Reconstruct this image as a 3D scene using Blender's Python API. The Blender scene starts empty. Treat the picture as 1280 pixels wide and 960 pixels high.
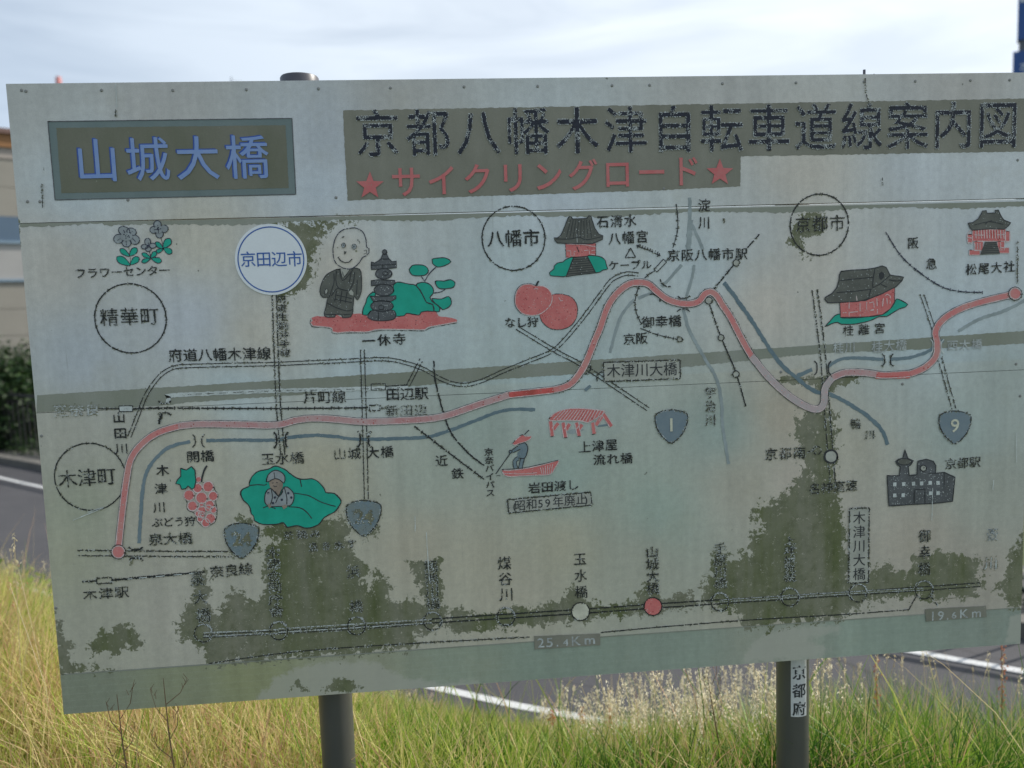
import bpy, bmesh, math, random
import numpy as np
from mathutils import Vector, Matrix
from mathutils.geometry import tessellate_polygon
random.seed(7); rng = np.random.default_rng(11)
S = bpy.context.scene
COL = S.collection

# ------------------------------------------------------------------ camera
ZB = 0.55                      # board underside above the foot of the posts
CAM = np.array([0.98713, -2.09474, 1.00029 + ZB])
PITCH, YAW, ROLL, FPX = 0.0991032, -0.0860049, -0.0343924, 1031.98
F_ = np.array([-math.sin(YAW)*math.cos(PITCH), math.cos(YAW)*math.cos(PITCH), -math.sin(PITCH)])
R0 = np.cross(F_, [0, 0, 1]); R0 /= np.linalg.norm(R0); U0 = np.cross(R0, F_)
R_ = R0*math.cos(ROLL) + U0*math.sin(ROLL); U_ = U0*math.cos(ROLL) - R0*math.sin(ROLL)
cd = bpy.data.cameras.new('camera'); cam = bpy.data.objects.new('camera', cd); COL.objects.link(cam)
M = Matrix(((R_[0], U_[0], -F_[0], CAM[0]), (R_[1], U_[1], -F_[1], CAM[1]), (R_[2], U_[2], -F_[2], CAM[2]), (0, 0, 0, 1)))
cam.matrix_world = M
cd.sensor_width = 36; cd.lens = FPX/1280*36; cd.clip_end = 3000; cd.clip_start = 0.05
cd.dof.use_dof = True; cd.dof.focus_distance = 2.1; cd.dof.aperture_fstop = 2.3
S.camera = cam
S.cycles.transparent_max_bounces = 24

# ------------------------------------------------------------------ sky, sun, exposure
SUN_EL, SUN_AZ = math.radians(40), math.radians(20)      # azimuth from +X towards +Y
sd = Vector((math.cos(SUN_AZ)*math.cos(SUN_EL), math.sin(SUN_AZ)*math.cos(SUN_EL), math.sin(SUN_EL)))
w = bpy.data.worlds.new('World'); S.world = w; w.use_nodes = True
nt = w.node_tree; N = nt.nodes; L = nt.links
bg = N['Background']; bg.inputs['Strength'].default_value = 0.1
sky = N.new('ShaderNodeTexSky'); sky.sky_type = 'NISHITA'; sky.sun_disc = False
sky.sun_elevation = SUN_EL; sky.sun_rotation = math.pi/2 - SUN_AZ
sky.air_density = 1.0; sky.dust_density = 1.5; sky.ozone_density = 1.5
tc = N.new('ShaderNodeTexCoord')
mp = N.new('ShaderNodeMapping'); mp.inputs['Scale'].default_value = (1.3, 1.3, 7.0); mp.inputs['Rotation'].default_value = (0.10, -0.12, 0.5)
L.new(tc.outputs['Generated'], mp.inputs['Vector'])
no = N.new('ShaderNodeTexNoise'); no.inputs['Scale'].default_value = 2.4; no.inputs['Detail'].default_value = 5; no.inputs['Roughness'].default_value = 0.5
no.inputs['Distortion'].default_value = 0.5
L.new(mp.outputs[0], no.inputs['Vector'])
cr = N.new('ShaderNodeValToRGB'); cr.color_ramp.elements[0].position = 0.30; cr.color_ramp.elements[1].position = 0.66
cr.color_ramp.elements[0].color = (0.56, 0.56, 0.56, 1); cr.color_ramp.elements[1].color = (0.97, 0.97, 0.97, 1)
L.new(no.outputs['Fac'], cr.inputs['Fac'])
# thin cloud glows brighter in the direction of the sun
dp = N.new('ShaderNodeVectorMath'); dp.operation = 'DOT_PRODUCT'; dp.inputs[1].default_value = sd
L.new(tc.outputs['Generated'], dp.inputs[0])
mr = N.new('ShaderNodeMapRange'); mr.inputs['From Min'].default_value = -0.15; mr.inputs['From Max'].default_value = 1.0
L.new(dp.outputs['Value'], mr.inputs['Value'])
cc = N.new('ShaderNodeMix'); cc.data_type = 'RGBA'
cc.inputs['A'].default_value = (4.6, 5.8, 7.4, 1); cc.inputs['B'].default_value = (11.9, 12.5, 12.9, 1)
L.new(mr.outputs[0], cc.inputs['Factor'])
mx = N.new('ShaderNodeMix'); mx.data_type = 'RGBA'
L.new(cr.outputs['Color'], mx.inputs['Factor']); L.new(sky.outputs[0], mx.inputs['A']); L.new(cc.outputs['Result'], mx.inputs['B'])
L.new(mx.outputs['Result'], bg.inputs['Color'])
sl = bpy.data.lights.new('sun', 'SUN'); sl.energy = 4.8; sl.angle = math.radians(0.6); sl.color = (1.0, 0.94, 0.84)
so = bpy.data.objects.new('sun', sl); COL.objects.link(so); so.location = (10, 4, 12)
so.rotation_euler = (-sd).to_track_quat('-Z', 'Y').to_euler()
S.view_settings.view_transform = 'Standard'; S.view_settings.look = 'None'; S.view_settings.exposure = 0.10; S.view_settings.gamma = 1.0

# ------------------------------------------------------------------ helpers
def lin(c):
    c = c/255.0
    return c/12.92 if c <= 0.04045 else ((c+0.055)/1.055)**2.4
GAIN = 1.45
def A(r, g, b, k=GAIN):
    return (min(lin(r)*k, .85), min(lin(g)*k, .85), min(lin(b)*k, .85), 1)
def tag(o, label=None, cat=None, group=None, kind=None):
    if label: o['label'] = label
    if cat: o['category'] = cat
    if group: o['group'] = group
    if kind: o['kind'] = kind
    return o
def empty(name, loc=(0, 0, 0), label=None, cat=None, group=None, rz=0):
    o = bpy.data.objects.new(name, None); o.location = loc; o.rotation_euler = (0, 0, rz); COL.objects.link(o)
    return tag(o, label, cat, group)
def obj(name, me, parent=None, mats=None):
    o = bpy.data.objects.new(name, me); COL.objects.link(o)
    if parent: o.parent = parent
    if mats:
        for m in (mats if isinstance(mats, (list, tuple)) else [mats]): me.materials.append(m)
    return o
class MB:
    def __init__(s): s.v = []; s.f = []; s.m = []
    def add(s, vs, fs, m=0):
        n = len(s.v); s.v += [tuple(v) for v in vs]; s.f += [tuple(i+n for i in f) for f in fs]; s.m += [m]*len(fs)
    def box(s, x0, x1, y0, y1, z0, z1, m=0, X=None):
        vs = [(x, y, z) for z in (z0, z1) for y in (y0, y1) for x in (x0, x1)]
        if X: vs = [tuple(X @ Vector(v)) for v in vs]
        s.add(vs, [(0, 2, 3, 1), (4, 5, 7, 6), (0, 1, 5, 4), (2, 6, 7, 3), (0, 4, 6, 2), (1, 3, 7, 5)], m)
    def tube(s, pts, rad, n=8, m=0, caps=True):
        pts = [Vector(p) for p in pts]; k = len(pts)
        if not isinstance(rad, (list, tuple)): rad = [rad]*k
        rings = []
        for i, p in enumerate(pts):
            d = (pts[min(i+1, k-1)] - pts[max(i-1, 0)]).normalized()
            a = d.cross(Vector((0, 0, 1)) if abs(d.z) < .9 else Vector((1, 0, 0))).normalized(); b = d.cross(a)
            rings += [p + (a*math.cos(2*math.pi*j/n) + b*math.sin(2*math.pi*j/n))*rad[i] for j in range(n)]
        fs = [(i*n+j, i*n+(j+1) % n, (i+1)*n+(j+1) % n, (i+1)*n+j) for i in range(k-1) for j in range(n)]
        if caps: fs += [tuple(range(n)), tuple(range((k-1)*n, k*n))]
        s.add(rings, fs, m)
    def build(s, name, mats, parent=None, smooth=False, bevel=0):
        me = bpy.data.meshes.new(name); me.from_pydata(s.v, [], s.f)
        if any(s.m): me.polygons.foreach_set('material_index', s.m)
        bm = bmesh.new(); bm.from_mesh(me)
        if bevel: bmesh.ops.bevel(bm, geom=bm.edges[:], offset=bevel, segments=2, affect='EDGES', profile=.6)
        bmesh.ops.recalc_face_normals(bm, faces=bm.faces[:]); bm.to_mesh(me); bm.free()
        if smooth: me.shade_smooth() if smooth is True else me.set_sharp_from_angle(angle=smooth)
        return obj(name, me, parent, mats)

# ------------------------------------------------------------------ material helpers
class NT:
    def __init__(s, name):
        s.m = bpy.data.materials.new(name); s.m.use_nodes = True; s.t = s.m.node_tree; s.n = s.t.nodes; s.l = s.t.links
        s.b = s.n['Principled BSDF']; s.out = s.n['Material Output']
    def new(s, typ, **kw):
        n = s.n.new(typ)
        for k, v in kw.items():
            if k in n.inputs: 
                if hasattr(v, 'links') or isinstance(v, bpy.types.NodeSocket): s.l.new(v, n.inputs[k])
                else: n.inputs[k].default_value = v
            else: setattr(n, k, v)
        return n
    def coord(s, scale=(1, 1, 1), kind='Object'):
        t = s.n.new('ShaderNodeTexCoord'); m = s.n.new('ShaderNodeMapping'); m.inputs['Scale'].default_value = scale
        s.l.new(t.outputs[kind], m.inputs['Vector']); return m.outputs[0]
    def noise(s, scale, detail=3, rough=.5, co=None, dist=0):
        n = s.n.new('ShaderNodeTexNoise'); n.inputs['Scale'].default_value = scale; n.inputs['Detail'].default_value = detail
        n.inputs['Roughness'].default_value = rough; n.inputs['Distortion'].default_value = dist
        s.l.new(co if co is not None else s.coord(), n.inputs['Vector']); return n.outputs['Fac']
    def math(s, op, a, b=None, clamp=False):
        n = s.n.new('ShaderNodeMath'); n.operation = op; n.use_clamp = clamp
        for i, v in enumerate((a, b)):
            if v is None: continue
            if isinstance(v, (int, float)): n.inputs[i].default_value = v
            else: s.l.new(v, n.inputs[i])
        return n.outputs[0]
    def ramp(s, v, a, b, lo=0, hi=1):
        n = s.n.new('ShaderNodeMapRange'); n.inputs['From Min'].default_value = a; n.inputs['From Max'].default_value = b
        n.inputs['To Min'].default_value = lo; n.inputs['To Max'].default_value = hi
        s.l.new(v, n.inputs['Value']); return n.outputs[0]
    def mix(s, f, a, b, mode='MIX'):
        n = s.n.new('ShaderNodeMix'); n.data_type = 'RGBA'; n.blend_type = mode
        for k, v in (('Factor', f), ('A', a), ('B', b)):
            if isinstance(v, bpy.types.NodeSocket): s.l.new(v, n.inputs[k])
            else: n.inputs[k].default_value = v
        return n.outputs['Result']
    def attr(s, name, out='Fac'):
        n = s.n.new('ShaderNodeAttribute'); n.attribute_name = name; return n.outputs[out]
    def set(s, col=None, rough=None, **kw):
        for k, v in (('Base Color', col), ('Roughness', rough), *kw.items()):
            if v is None: continue
            if isinstance(v, bpy.types.NodeSocket): s.l.new(v, s.b.inputs[k])
            else: s.b.inputs[k].default_value = v
        return s
    def bump(s, h, dist=.002, strength=.5):
        n = s.n.new('ShaderNodeBump'); n.inputs['Distance'].default_value = dist; n.inputs['Strength'].default_value = strength
        s.l.new(h, n.inputs['Height']); s.l.new(n.outputs[0], s.b.inputs['Normal'])
    def alpha(s, a): s.l.new(a, s.b.inputs['Alpha'])
def plain(name, c, rough=.6, metal=0, var=.15, scale=8, bump=0):
    t = NT(name); n = t.noise(scale, 6, .6); n2 = t.noise(scale*12, 3, .6)
    f = t.math('MULTIPLY', t.ramp(n, .25, .75, 1-var, 1+var), t.ramp(n2, .2, .8, 1-var*.6, 1+var*.6))
    cb = t.n.new('ShaderNodeCombineColor')
    for k in ('Red', 'Green', 'Blue'): t.l.new(f, cb.inputs[k])
    t.set(t.mix(1.0, (*c[:3], 1), cb.outputs[0], 'MULTIPLY'), rough, Metallic=metal)
    if bump: t.bump(n2, bump)
    return t.m

# ink on the board. wear: share of ink lost in specks; holes: show what is below (else the pale specks)
def ink(name, c, wear=.12, holes=True, var=.18, speck=(175, 178, 172), fine=420, c2=None, blot=22):
    t = NT(name); co = t.coord()
    f = t.noise(fine, 3, .7, co); g = t.noise(blot, 5, .6, co)
    base = t.mix(t.ramp(g, .38, .62), A(*c), A(*(c2 or tuple(min(255, int(x*1.12)+4) for x in c))))
    k = t.math('ADD', t.math('MULTIPLY', f, .75), t.math('MULTIPLY', t.noise(fine*.28, 4, .7, co), .25))
    th = .5 - .17*(1 - 2*wear) if wear < .5 else .5 + .1*(wear-.5)
    m = t.ramp(k, th-.02, th+.02)       # 1 = ink present
    if holes:
        t.set(base, .6); t.alpha(m)
    else:
        t.set(t.mix(m, A(*speck), base), .6)
    return t.m

K = {}
K['black'] = ink('black_ink', (46, 48, 48), .27, fine=330)
K['black_solid'] = ink('fresh_black_ink', (38, 40, 42), .03)
K['black_worn'] = ink('worn_black_ink', (52, 54, 50), .40, fine=280)
K['navy'] = ink('navy_ink', (38, 42, 56), .30, fine=260)
K['flake'] = ink('flaking_pale_film', (158, 162, 162), .45, fine=300)
K['flake2'] = ink('flaking_pale_specks', (150, 155, 150), .54, fine=420)
K['rim'] = ink('peeled_olive_rim', (104, 104, 84), .40, fine=260)
K['char'] = ink('charcoal_ink', (76, 77, 71), .05, False, fine=330, speck=(150, 152, 148))
K['char2'] = ink('charcoal_ink_speckled', (72, 74, 75), .12, False, fine=300, speck=(140, 143, 142))
K['red'] = ink('faded_red_ink', (188, 108, 104), .13, False, speck=(182, 150, 144), c2=(178, 94, 92))
K['red_title'] = ink('title_red_ink', (174, 90, 90), .26, False, speck=(144, 114, 106), c2=(178, 104, 102))
K['route'] = ink('route_red_ink', (186, 110, 108), .20, False, speck=(180, 150, 146), c2=(178, 124, 118))
K['route_pale'] = ink('route_faded_pink_ink', (172, 144, 142), .25, False, speck=(156, 154, 148), c2=(170, 120, 120))
K['route_white'] = ink('route_bleached_ink', (160, 152, 150), .18, False, speck=(160, 140, 140), c2=(168, 150, 150))
K['red_hot'] = ink('route_strong_red_ink', (154, 66, 58), .14, False, speck=(196, 140, 136), c2=(186, 82, 78))
K['pinkline'] = ink('pale_pink_line', (176, 160, 158), .30)
K['teal'] = ink('teal_green_ink', (20, 150, 128), .02, False, var=.05, speck=(60, 150, 130), c2=(12, 140, 118))
K['slate'] = ink('slate_river_ink', (106, 120, 126), .12, c2=(98, 114, 120))
K['slate_blue'] = ink('blue_river_ink', (86, 104, 112), .16, c2=(98, 114, 120))
K['grey_river'] = ink('grey_river_ink', (124, 132, 132), .10)
K['flowergrey'] = ink('grey_flower_ink', (124, 129, 130), .04, False, speck=(140, 145, 145))
K['shield'] = ink('route_shield_blue_ink', (100, 114, 122), .12, c2=(108, 120, 126))
K['shield_pale'] = ink('faded_shield_ink', (104, 120, 128), .20, c2=(110, 118, 116))
K['skin'] = ink('brown_figure_ink', (122, 108, 96), .05, False)
K['tan'] = ink('shield_numeral_ink', (170, 168, 150), .10)
K['palewhite'] = ink('pale_line_film', (160, 165, 162), .2)
K['blue'] = ink('slate_blue_lettering', (118, 138, 176), .08, c2=(108, 132, 178))
K['blue_edge'] = ink('blue_lettering_edge', (38, 66, 132), .12)
K['grey_blue'] = ink('grey_blue_ink', (112, 122, 130), .30)
K['film'] = ink('box_film', (140, 140, 131), .14, False, speck=(118, 118, 104))
K['cream'] = ink('cream_film', (166, 164, 148), .08, False, speck=(120, 120, 100))
K['white'] = plain('white_sticker', (.83, .86, .88), .35, var=.04, scale=20)
K['sticker_blue'] = plain('sticker_blue_print', (.045, .13, .42), .4, var=.06, scale=30)

def flat(name, c, var=.12):
    t = NT(name); g = t.noise(60, 4, .6, t.coord()); t.set(t.mix(t.ramp(g, .35, .65), A(*tuple(int(x*(1-var)) for x in c)), A(*tuple(min(255, int(x*(1+var))) for x in c))), .65); return t.m
K['f_black'] = flat('chipped_black_ink', (34, 36, 35)); K['f_navy'] = flat('chipped_navy_ink', (29, 33, 44)); K['f_dark'] = flat('chipped_dark_ink', (46, 49, 43)); K['f_light'] = flat('pale_film_chips', (158, 162, 160)); K['f_olive'] = flat('bare_olive_chips', (104, 104, 84)); K['f_pink'] = flat('pink_film_chips', (178, 142, 138)); K['f_red'] = flat('deep_red_chips', (152, 70, 68)); K['f_grey'] = flat('grey_chips', (112, 120, 124))
def peelmat(name, c1, c2, sc=7, specks=.05):
    t = NT(name); co = t.coord((1, 1, .45)); g = t.noise(sc, 6, .6, co); f = t.noise(330, 3, .7, t.coord())
    c = t.mix(t.ramp(g, .35, .68), A(*c1), A(*c2))
    k = t.noise(90, 5, .75, t.coord())
    c = t.mix(t.ramp(f, .3, .7, 0, .25), c, A(*tuple(int(x*.7) for x in c1)))
    c = t.mix(t.math('MULTIPLY', t.ramp(k, .68, .70), .7), c, A(158, 158, 148))
    t.set(c, .7); return t.m
K['plate'] = peelmat('weathered_olive_plate', (110, 109, 96), (94, 96, 78))
K['plate_title'] = peelmat('weathered_title_plate', (127, 125, 113), (108, 107, 94), 9)
K['plate_border'] = peelmat('dull_teal_border', (108, 120, 119), (96, 110, 109), 9)
K['band'] = peelmat('grey_peel_shade_band', (136, 138, 128), (120, 123, 108), 6)  # peeled backing; also colours the painted strip of seam shade

# board film: colours and peeling come from how the film has weathered
def film_material():
    t = NT('weathered_sign_film'); co = t.coord()
    base = t.attr('film', 'Color')
    rag = t.noise(42, 8, .72, co, .3); rag2 = t.noise(150, 3, .6, co)
    pe = t.attr('peel')
    v = t.math('ADD', pe, t.math('MULTIPLY', t.math('SUBTRACT', rag, .5), 2.5))
    v = t.math('ADD', v, t.math('MULTIPLY', t.math('SUBTRACT', rag2, .5), .55))
    mask = t.ramp(v, .485, .525)
    # pale specks left over in the peeled areas
    leftover = t.math('MAXIMUM', t.ramp(t.noise(60, 8, .9, co), .585, .60), t.ramp(t.noise(240, 2, .6, co), .69, .72))
    mask = t.math('MULTIPLY', mask, t.math('SUBTRACT', 1.0, leftover))
    streak = t.noise(22, 4, .6, t.coord((1, 1, .06))); big = t.noise(3.5, 5, .6, co); wide = t.noise(6, 4, .6, t.coord((1, 1, .3)))
    olive = t.mix(t.ramp(wide, .38, .62), A(116, 115, 97), A(84, 91, 54))
    olive = t.mix(t.ramp(t.noise(26, 7, .75, co), .46, .62, 0, .6), olive, A(66, 73, 42))
    olive = t.mix(t.ramp(streak, .35, .7, 0, .5), olive, A(124, 122, 110))
    grain = t.noise(520, 2, .6, co); mott = t.noise(60, 6, .7, co)
    f = t.math('MULTIPLY', t.ramp(grain, .25, .75, .86, 1.13), t.ramp(mott, .3, .7, .90, 1.08))
    f = t.math('MULTIPLY', f, t.ramp(streak, .3, .72, .90, 1.07))
    f = t.math('MULTIPLY', f, t.ramp(big, .3, .7, .93, 1.06))
    cb = t.n.new('ShaderNodeCombineColor')
    for k in ('Red', 'Green', 'Blue'): t.l.new(f, cb.inputs[k])
    film = t.mix(1.0, base, cb.outputs[0], 'MULTIPLY')
    # algae tint, thin film of green-brown
    film = t.mix(t.ramp(t.noise(9, 7, .65, co), .55, .78, 0, .22), film, A(146, 140, 116))
    # rust-brown run marks and small dark specks
    run = t.math('MULTIPLY', t.ramp(t.noise(70, 3, .6, t.coord((1, 1, .035))), .66, .74), t.ramp(t.noise(6, 3, .5, co), .5, .6))
    film = t.mix(t.math('MULTIPLY', run, .35), film, A(110, 108, 98))
    spk = t.ramp(t.noise(48, 2, .4, co), .765, .785)
    film = t.mix(t.math('MULTIPLY', spk, .75), film, A(84, 84, 72))
    film = t.mix(t.math('MULTIPLY', t.ramp(t.noise(120, 2, .5, co), .76, .78), .5), film, A(92, 92, 82))
    # horizontal weave of the old sheet, faint dotted rows
    wv = t.n.new('ShaderNodeTexWave'); wv.bands_direction = 'Z'; wv.inputs['Scale'].default_value = 18; wv.inputs['Distortion'].default_value = .6
    t.l.new(co, wv.inputs['Vector'])
    film = t.mix(t.math('MULTIPLY', t.ramp(wv.outputs['Fac'], .86, 1.0, 0, .13), t.ramp(grain, .45, .6)), film, A(178, 178, 170))
    # lighter rim where film edge lifts
    rim = t.math('MULTIPLY', t.ramp(v, .44, .485), t.math('SUBTRACT', 1.0, t.ramp(v, .485, .50)))
    film = t.mix(t.math('MULTIPLY', rim, .25), film, A(180, 180, 172))
    pal = t.ramp(t.math('ADD', t.attr('pale'), t.math('MULTIPLY', t.math('SUBTRACT', rag, .5), 1.0)), .44, .62)
    film = t.mix(t.math('MULTIPLY', pal, .6), film, A(162, 160, 149))
    t.set(t.mix(mask, film, olive), .62)
    t.b.inputs['Specular IOR Level'].default_value = .3
    t.bump(t.math('ADD', t.math('MULTIPLY', t.math('SUBTRACT', 1.0, mask), .6), t.math('MULTIPLY', grain, .25)), .0006, .5)
    return t.m
FILM = film_material()

# ------------------------------------------------------------------ board survey: photo survey marks -> metres on the board plane
def uv(px, py):
    px = np.asarray(px, float); py = np.asarray(py, float)
    dx = F_[0] + R_[0]*(px-640)/FPX - U_[0]*(py-480)/FPX
    dy = F_[1] + R_[1]*(px-640)/FPX - U_[1]*(py-480)/FPX
    dz = F_[2] + R_[2]*(px-640)/FPX - U_[2]*(py-480)/FPX
    t = -CAM[1]/dy
    return CAM[0] + dx*t, CAM[2] + dz*t
def to_px(x, z):
    d0 = x-CAM[0]; d1 = -CAM[1] + 0*x; d2 = z-CAM[2]
    wv = d0*F_[0] + d1*F_[1] + d2*F_[2]
    return 640 + FPX*(d0*R_[0]+d1*R_[1]+d2*R_[2])/wv, 480 - FPX*(d0*U_[0]+d1*U_[1]+d2*U_[2])/wv
def mpp(px, py):                 # metres per survey unit at this spot
    a = uv(px, py-5); b = uv(px, py+5); return abs(a[1]-b[1])/10

BW, BH = 2.5702, 1.55
ROOT = empty('sign_board', (0, 0, 0), 'weathered white map board of a cycling road on two grey posts in the grass', 'sign board')

def sdist(px, py, poly):
    P = np.array(poly, float); n = len(P)
    d = np.full(px.shape, 1e9); ins = np.zeros(px.shape, bool)
    for i in range(n):
        a = P[i]; b = P[(i+1) % n]; e = b-a
        t = np.clip(((px-a[0])*e[0] + (py-a[1])*e[1])/max(e@e, 1e-9), 0, 1)
        d = np.minimum(d, np.hypot(px-a[0]-t*e[0], py-a[1]-t*e[1]))
        c = ((a[1] > py) != (b[1] > py)) & (px < (b[0]-a[0])*(py-a[1])/((b[1]-a[1]) if abs(b[1]-a[1]) > 1e-9 else 1e-9) + a[0])
        ins ^= c
    return np.where(ins, -d, d)
def zc(x0, y0, s, pts): return [(x0+a/s, y0+b/s) for a, b in pts]
PEEL = [   # (outline, hardness in survey units, bias)
 ([(325, 280), (450, 274), (412, 285), (396, 305), (394, 325), (390, 345), (381, 360), (362, 372), (345, 372), (335, 340)], 14, .0),
 ([(1000, 268), (1032, 270), (1030, 290), (1010, 296), (998, 305), (988, 292)], 12, .0),
 ([(984, 292), (1000, 300), (1012, 320), (1000, 322), (988, 308)], 12, -.05),
 ([(1000, 598), (1042, 590), (1050, 640), (1060, 690), (1062, 730), (1100, 706), (1130, 716), (1150, 716), (1168, 700), (1195, 710), (1218, 706), (1228, 728),
   (1180, 742), (1135, 744), (1085, 752), (1060, 768), (1010, 776), (930, 786), (925, 768), (905, 760), (878, 755), (880, 735), (895, 715), (915, 700), (938, 692),
   (940, 670), (958, 660), (943, 650), (945, 638), (960, 630), (975, 620)], 16, .04),
 ([(995, 515), (1032, 508), (1048, 520), (1046, 600), (1005, 602), (998, 560), (990, 540)], 14, -.10),
 ([(960, 473), (1080, 467), (1078, 474), (1050, 484), (1030, 500), (1020, 480), (970, 480)], 8, -.02),
 ([(222, 780), (235, 762), (243, 742), (250, 728), (260, 730), (262, 762), (272, 772), (285, 747), (293, 738), (310, 748), (324, 753), (333, 737), (331, 690), (344, 672), (330, 664), (345, 655),
   (400, 652), (430, 648), (436, 675), (443, 697), (456, 707), (460, 741), (472, 716), (487, 731), (483, 745), (493, 755), (503, 750), (527, 756), (552, 755), (558, 762),
   (554, 780), (523, 788), (523, 808), (462, 814), (361, 822), (300, 826), (262, 830), (257, 812), (243, 806), (225, 796)], 15, .05),
 (zc(70, 670, 5.333, [(195, 750), (250, 690), (300, 600), (350, 640), (400, 600), (460, 590), (540, 610), (580, 700), (580, 740), (540, 770), (440, 760), (420, 800), (340, 800), (300, 760), (230, 810)]), 11, -.04),
 (zc(70, 670, 5.333, [(-20, 480), (40, 600), (60, 680), (110, 740), (90, 840), (200, 880), (420, 890), (400, 905), (0, 930)]), 10, -.03),
 ([(1285, 660), (1264, 695), (1258, 715), (1262, 725), (1246, 735), (1258, 748), (1266, 760), (1285, 760)], 13, .06),
 ([(560, 756), (600, 768), (650, 760), (700, 752), (714, 727), (730, 748), (760, 758), (795, 748), (806, 728), (828, 750), (850, 738), (864, 742), (868, 760), (800, 768), (740, 776), (620, 788), (560, 792)], 12, -.04),
 ([(300, 640), (330, 655), (322, 690), (290, 700), (280, 680)], 10, -.14),
 ([(440, 650), (475, 640), (475, 672), (455, 675)], 10, -.16),
 ([(362, 864), (372, 850), (386, 862)], 6, -.05), ([(400, 862), (418, 846), (442, 848), (452, 860), (436, 868)], 7, -.1),
 ([(505, 700), (555, 696), (556, 760), (530, 762)], 8, -.22), ([(240, 712), (262, 712), (262, 770), (240, 770)], 8, -.10),
 ([(330, 680), (352, 680), (354, 775), (334, 775)], 8, -.05),
 ([(890, 690), (912, 690), (912, 752), (888, 752)], 8, -.05), ([(1142, 700), (1172, 690), (1225, 700), (1220, 745), (1150, 750)], 12, .03),
 ([(-10, 270), (26, 270), (29, 420), (44, 520), (36, 530)], 5, -.13),
]
PALE = [([(318, 876), (340, 850), (372, 834), (410, 827), (468, 826), (505, 846), (560, 853), (600, 848), (600, 862), (320, 884)], 14, 0),
        ([(930, 818), (950, 795), (985, 783), (1040, 780), (1060, 786), (1010, 800), (1040, 812), (1020, 824), (930, 830)], 14, 0),
        ([(1262, 770), (1280, 765), (1280, 806), (1255, 806)], 8, -.05)]
FILMC = [(30,130,150,152,150),(200,125,152,152,150),(400,180,150,155,160),(500,112,148,148,145),(900,110,155,155,152),(1200,110,152,150,146),(100,230,160,168,172),
 (400,240,160,168,175),(700,240,165,172,178),(1010,220,168,163,154),(1150,215,164,169,172),(1240,220,165,170,172),(60,330,158,156,150),(250,300,162,159,148),(240,400,155,160,166),(100,450,150,156,161),
 (430,330,166,161,151),(320,420,162,158,148),(500,300,160,165,165),(550,420,155,165,166),(700,430,150,160,160),(640,350,153,163,165),(880,330,155,165,168),(960,380,166,160,151),(940,290,160,163,162),(1020,330,165,161,153),(1100,300,160,162,160),(1200,400,155,165,170),(1230,330,158,165,168),
 (300,497,156,170,175),(700,478,150,165,167),(450,480,156,168,172),(1150,450,155,168,172),(80,540,147,149,142),(80,700,140,143,128),(150,800,142,144,133),(250,560,150,150,138),(400,620,142,144,131),(400,590,152,149,133),
 (530,600,140,148,140),(600,540,135,148,143),(700,600,128,144,139),(700,680,147,146,131),(600,700,148,147,134),(820,640,131,146,139),(800,700,141,144,134),(900,540,130,146,143),(930,600,147,146,136),(1000,600,152,147,139),
 (985,520,152,146,134),(1060,560,150,150,140),(1110,480,150,158,156),(1200,540,135,148,146),(1230,620,140,145,138),(1150,680,147,143,134),(1220,720,142,139,131),(180,650,150,149,140),(520,680,150,147,134),(640,740,148,146,134),(1240,480,142,152,150),(110,640,136,142,128),
 (950,790,146,145,134),(200,770,148,148,140)]
STRIPC = [(120,870,110,119,106),(250,860,118,126,106),(300,850,120,127,98),(450,838,126,132,116),(560,840,120,132,120),(700,820,113,128,119),(850,810,116,130,122),(960,805,127,135,126),(1100,790,119,134,126),(1250,780,114,126,120)]
SEAMS = [0.105, 0.770, 1.226]
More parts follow.
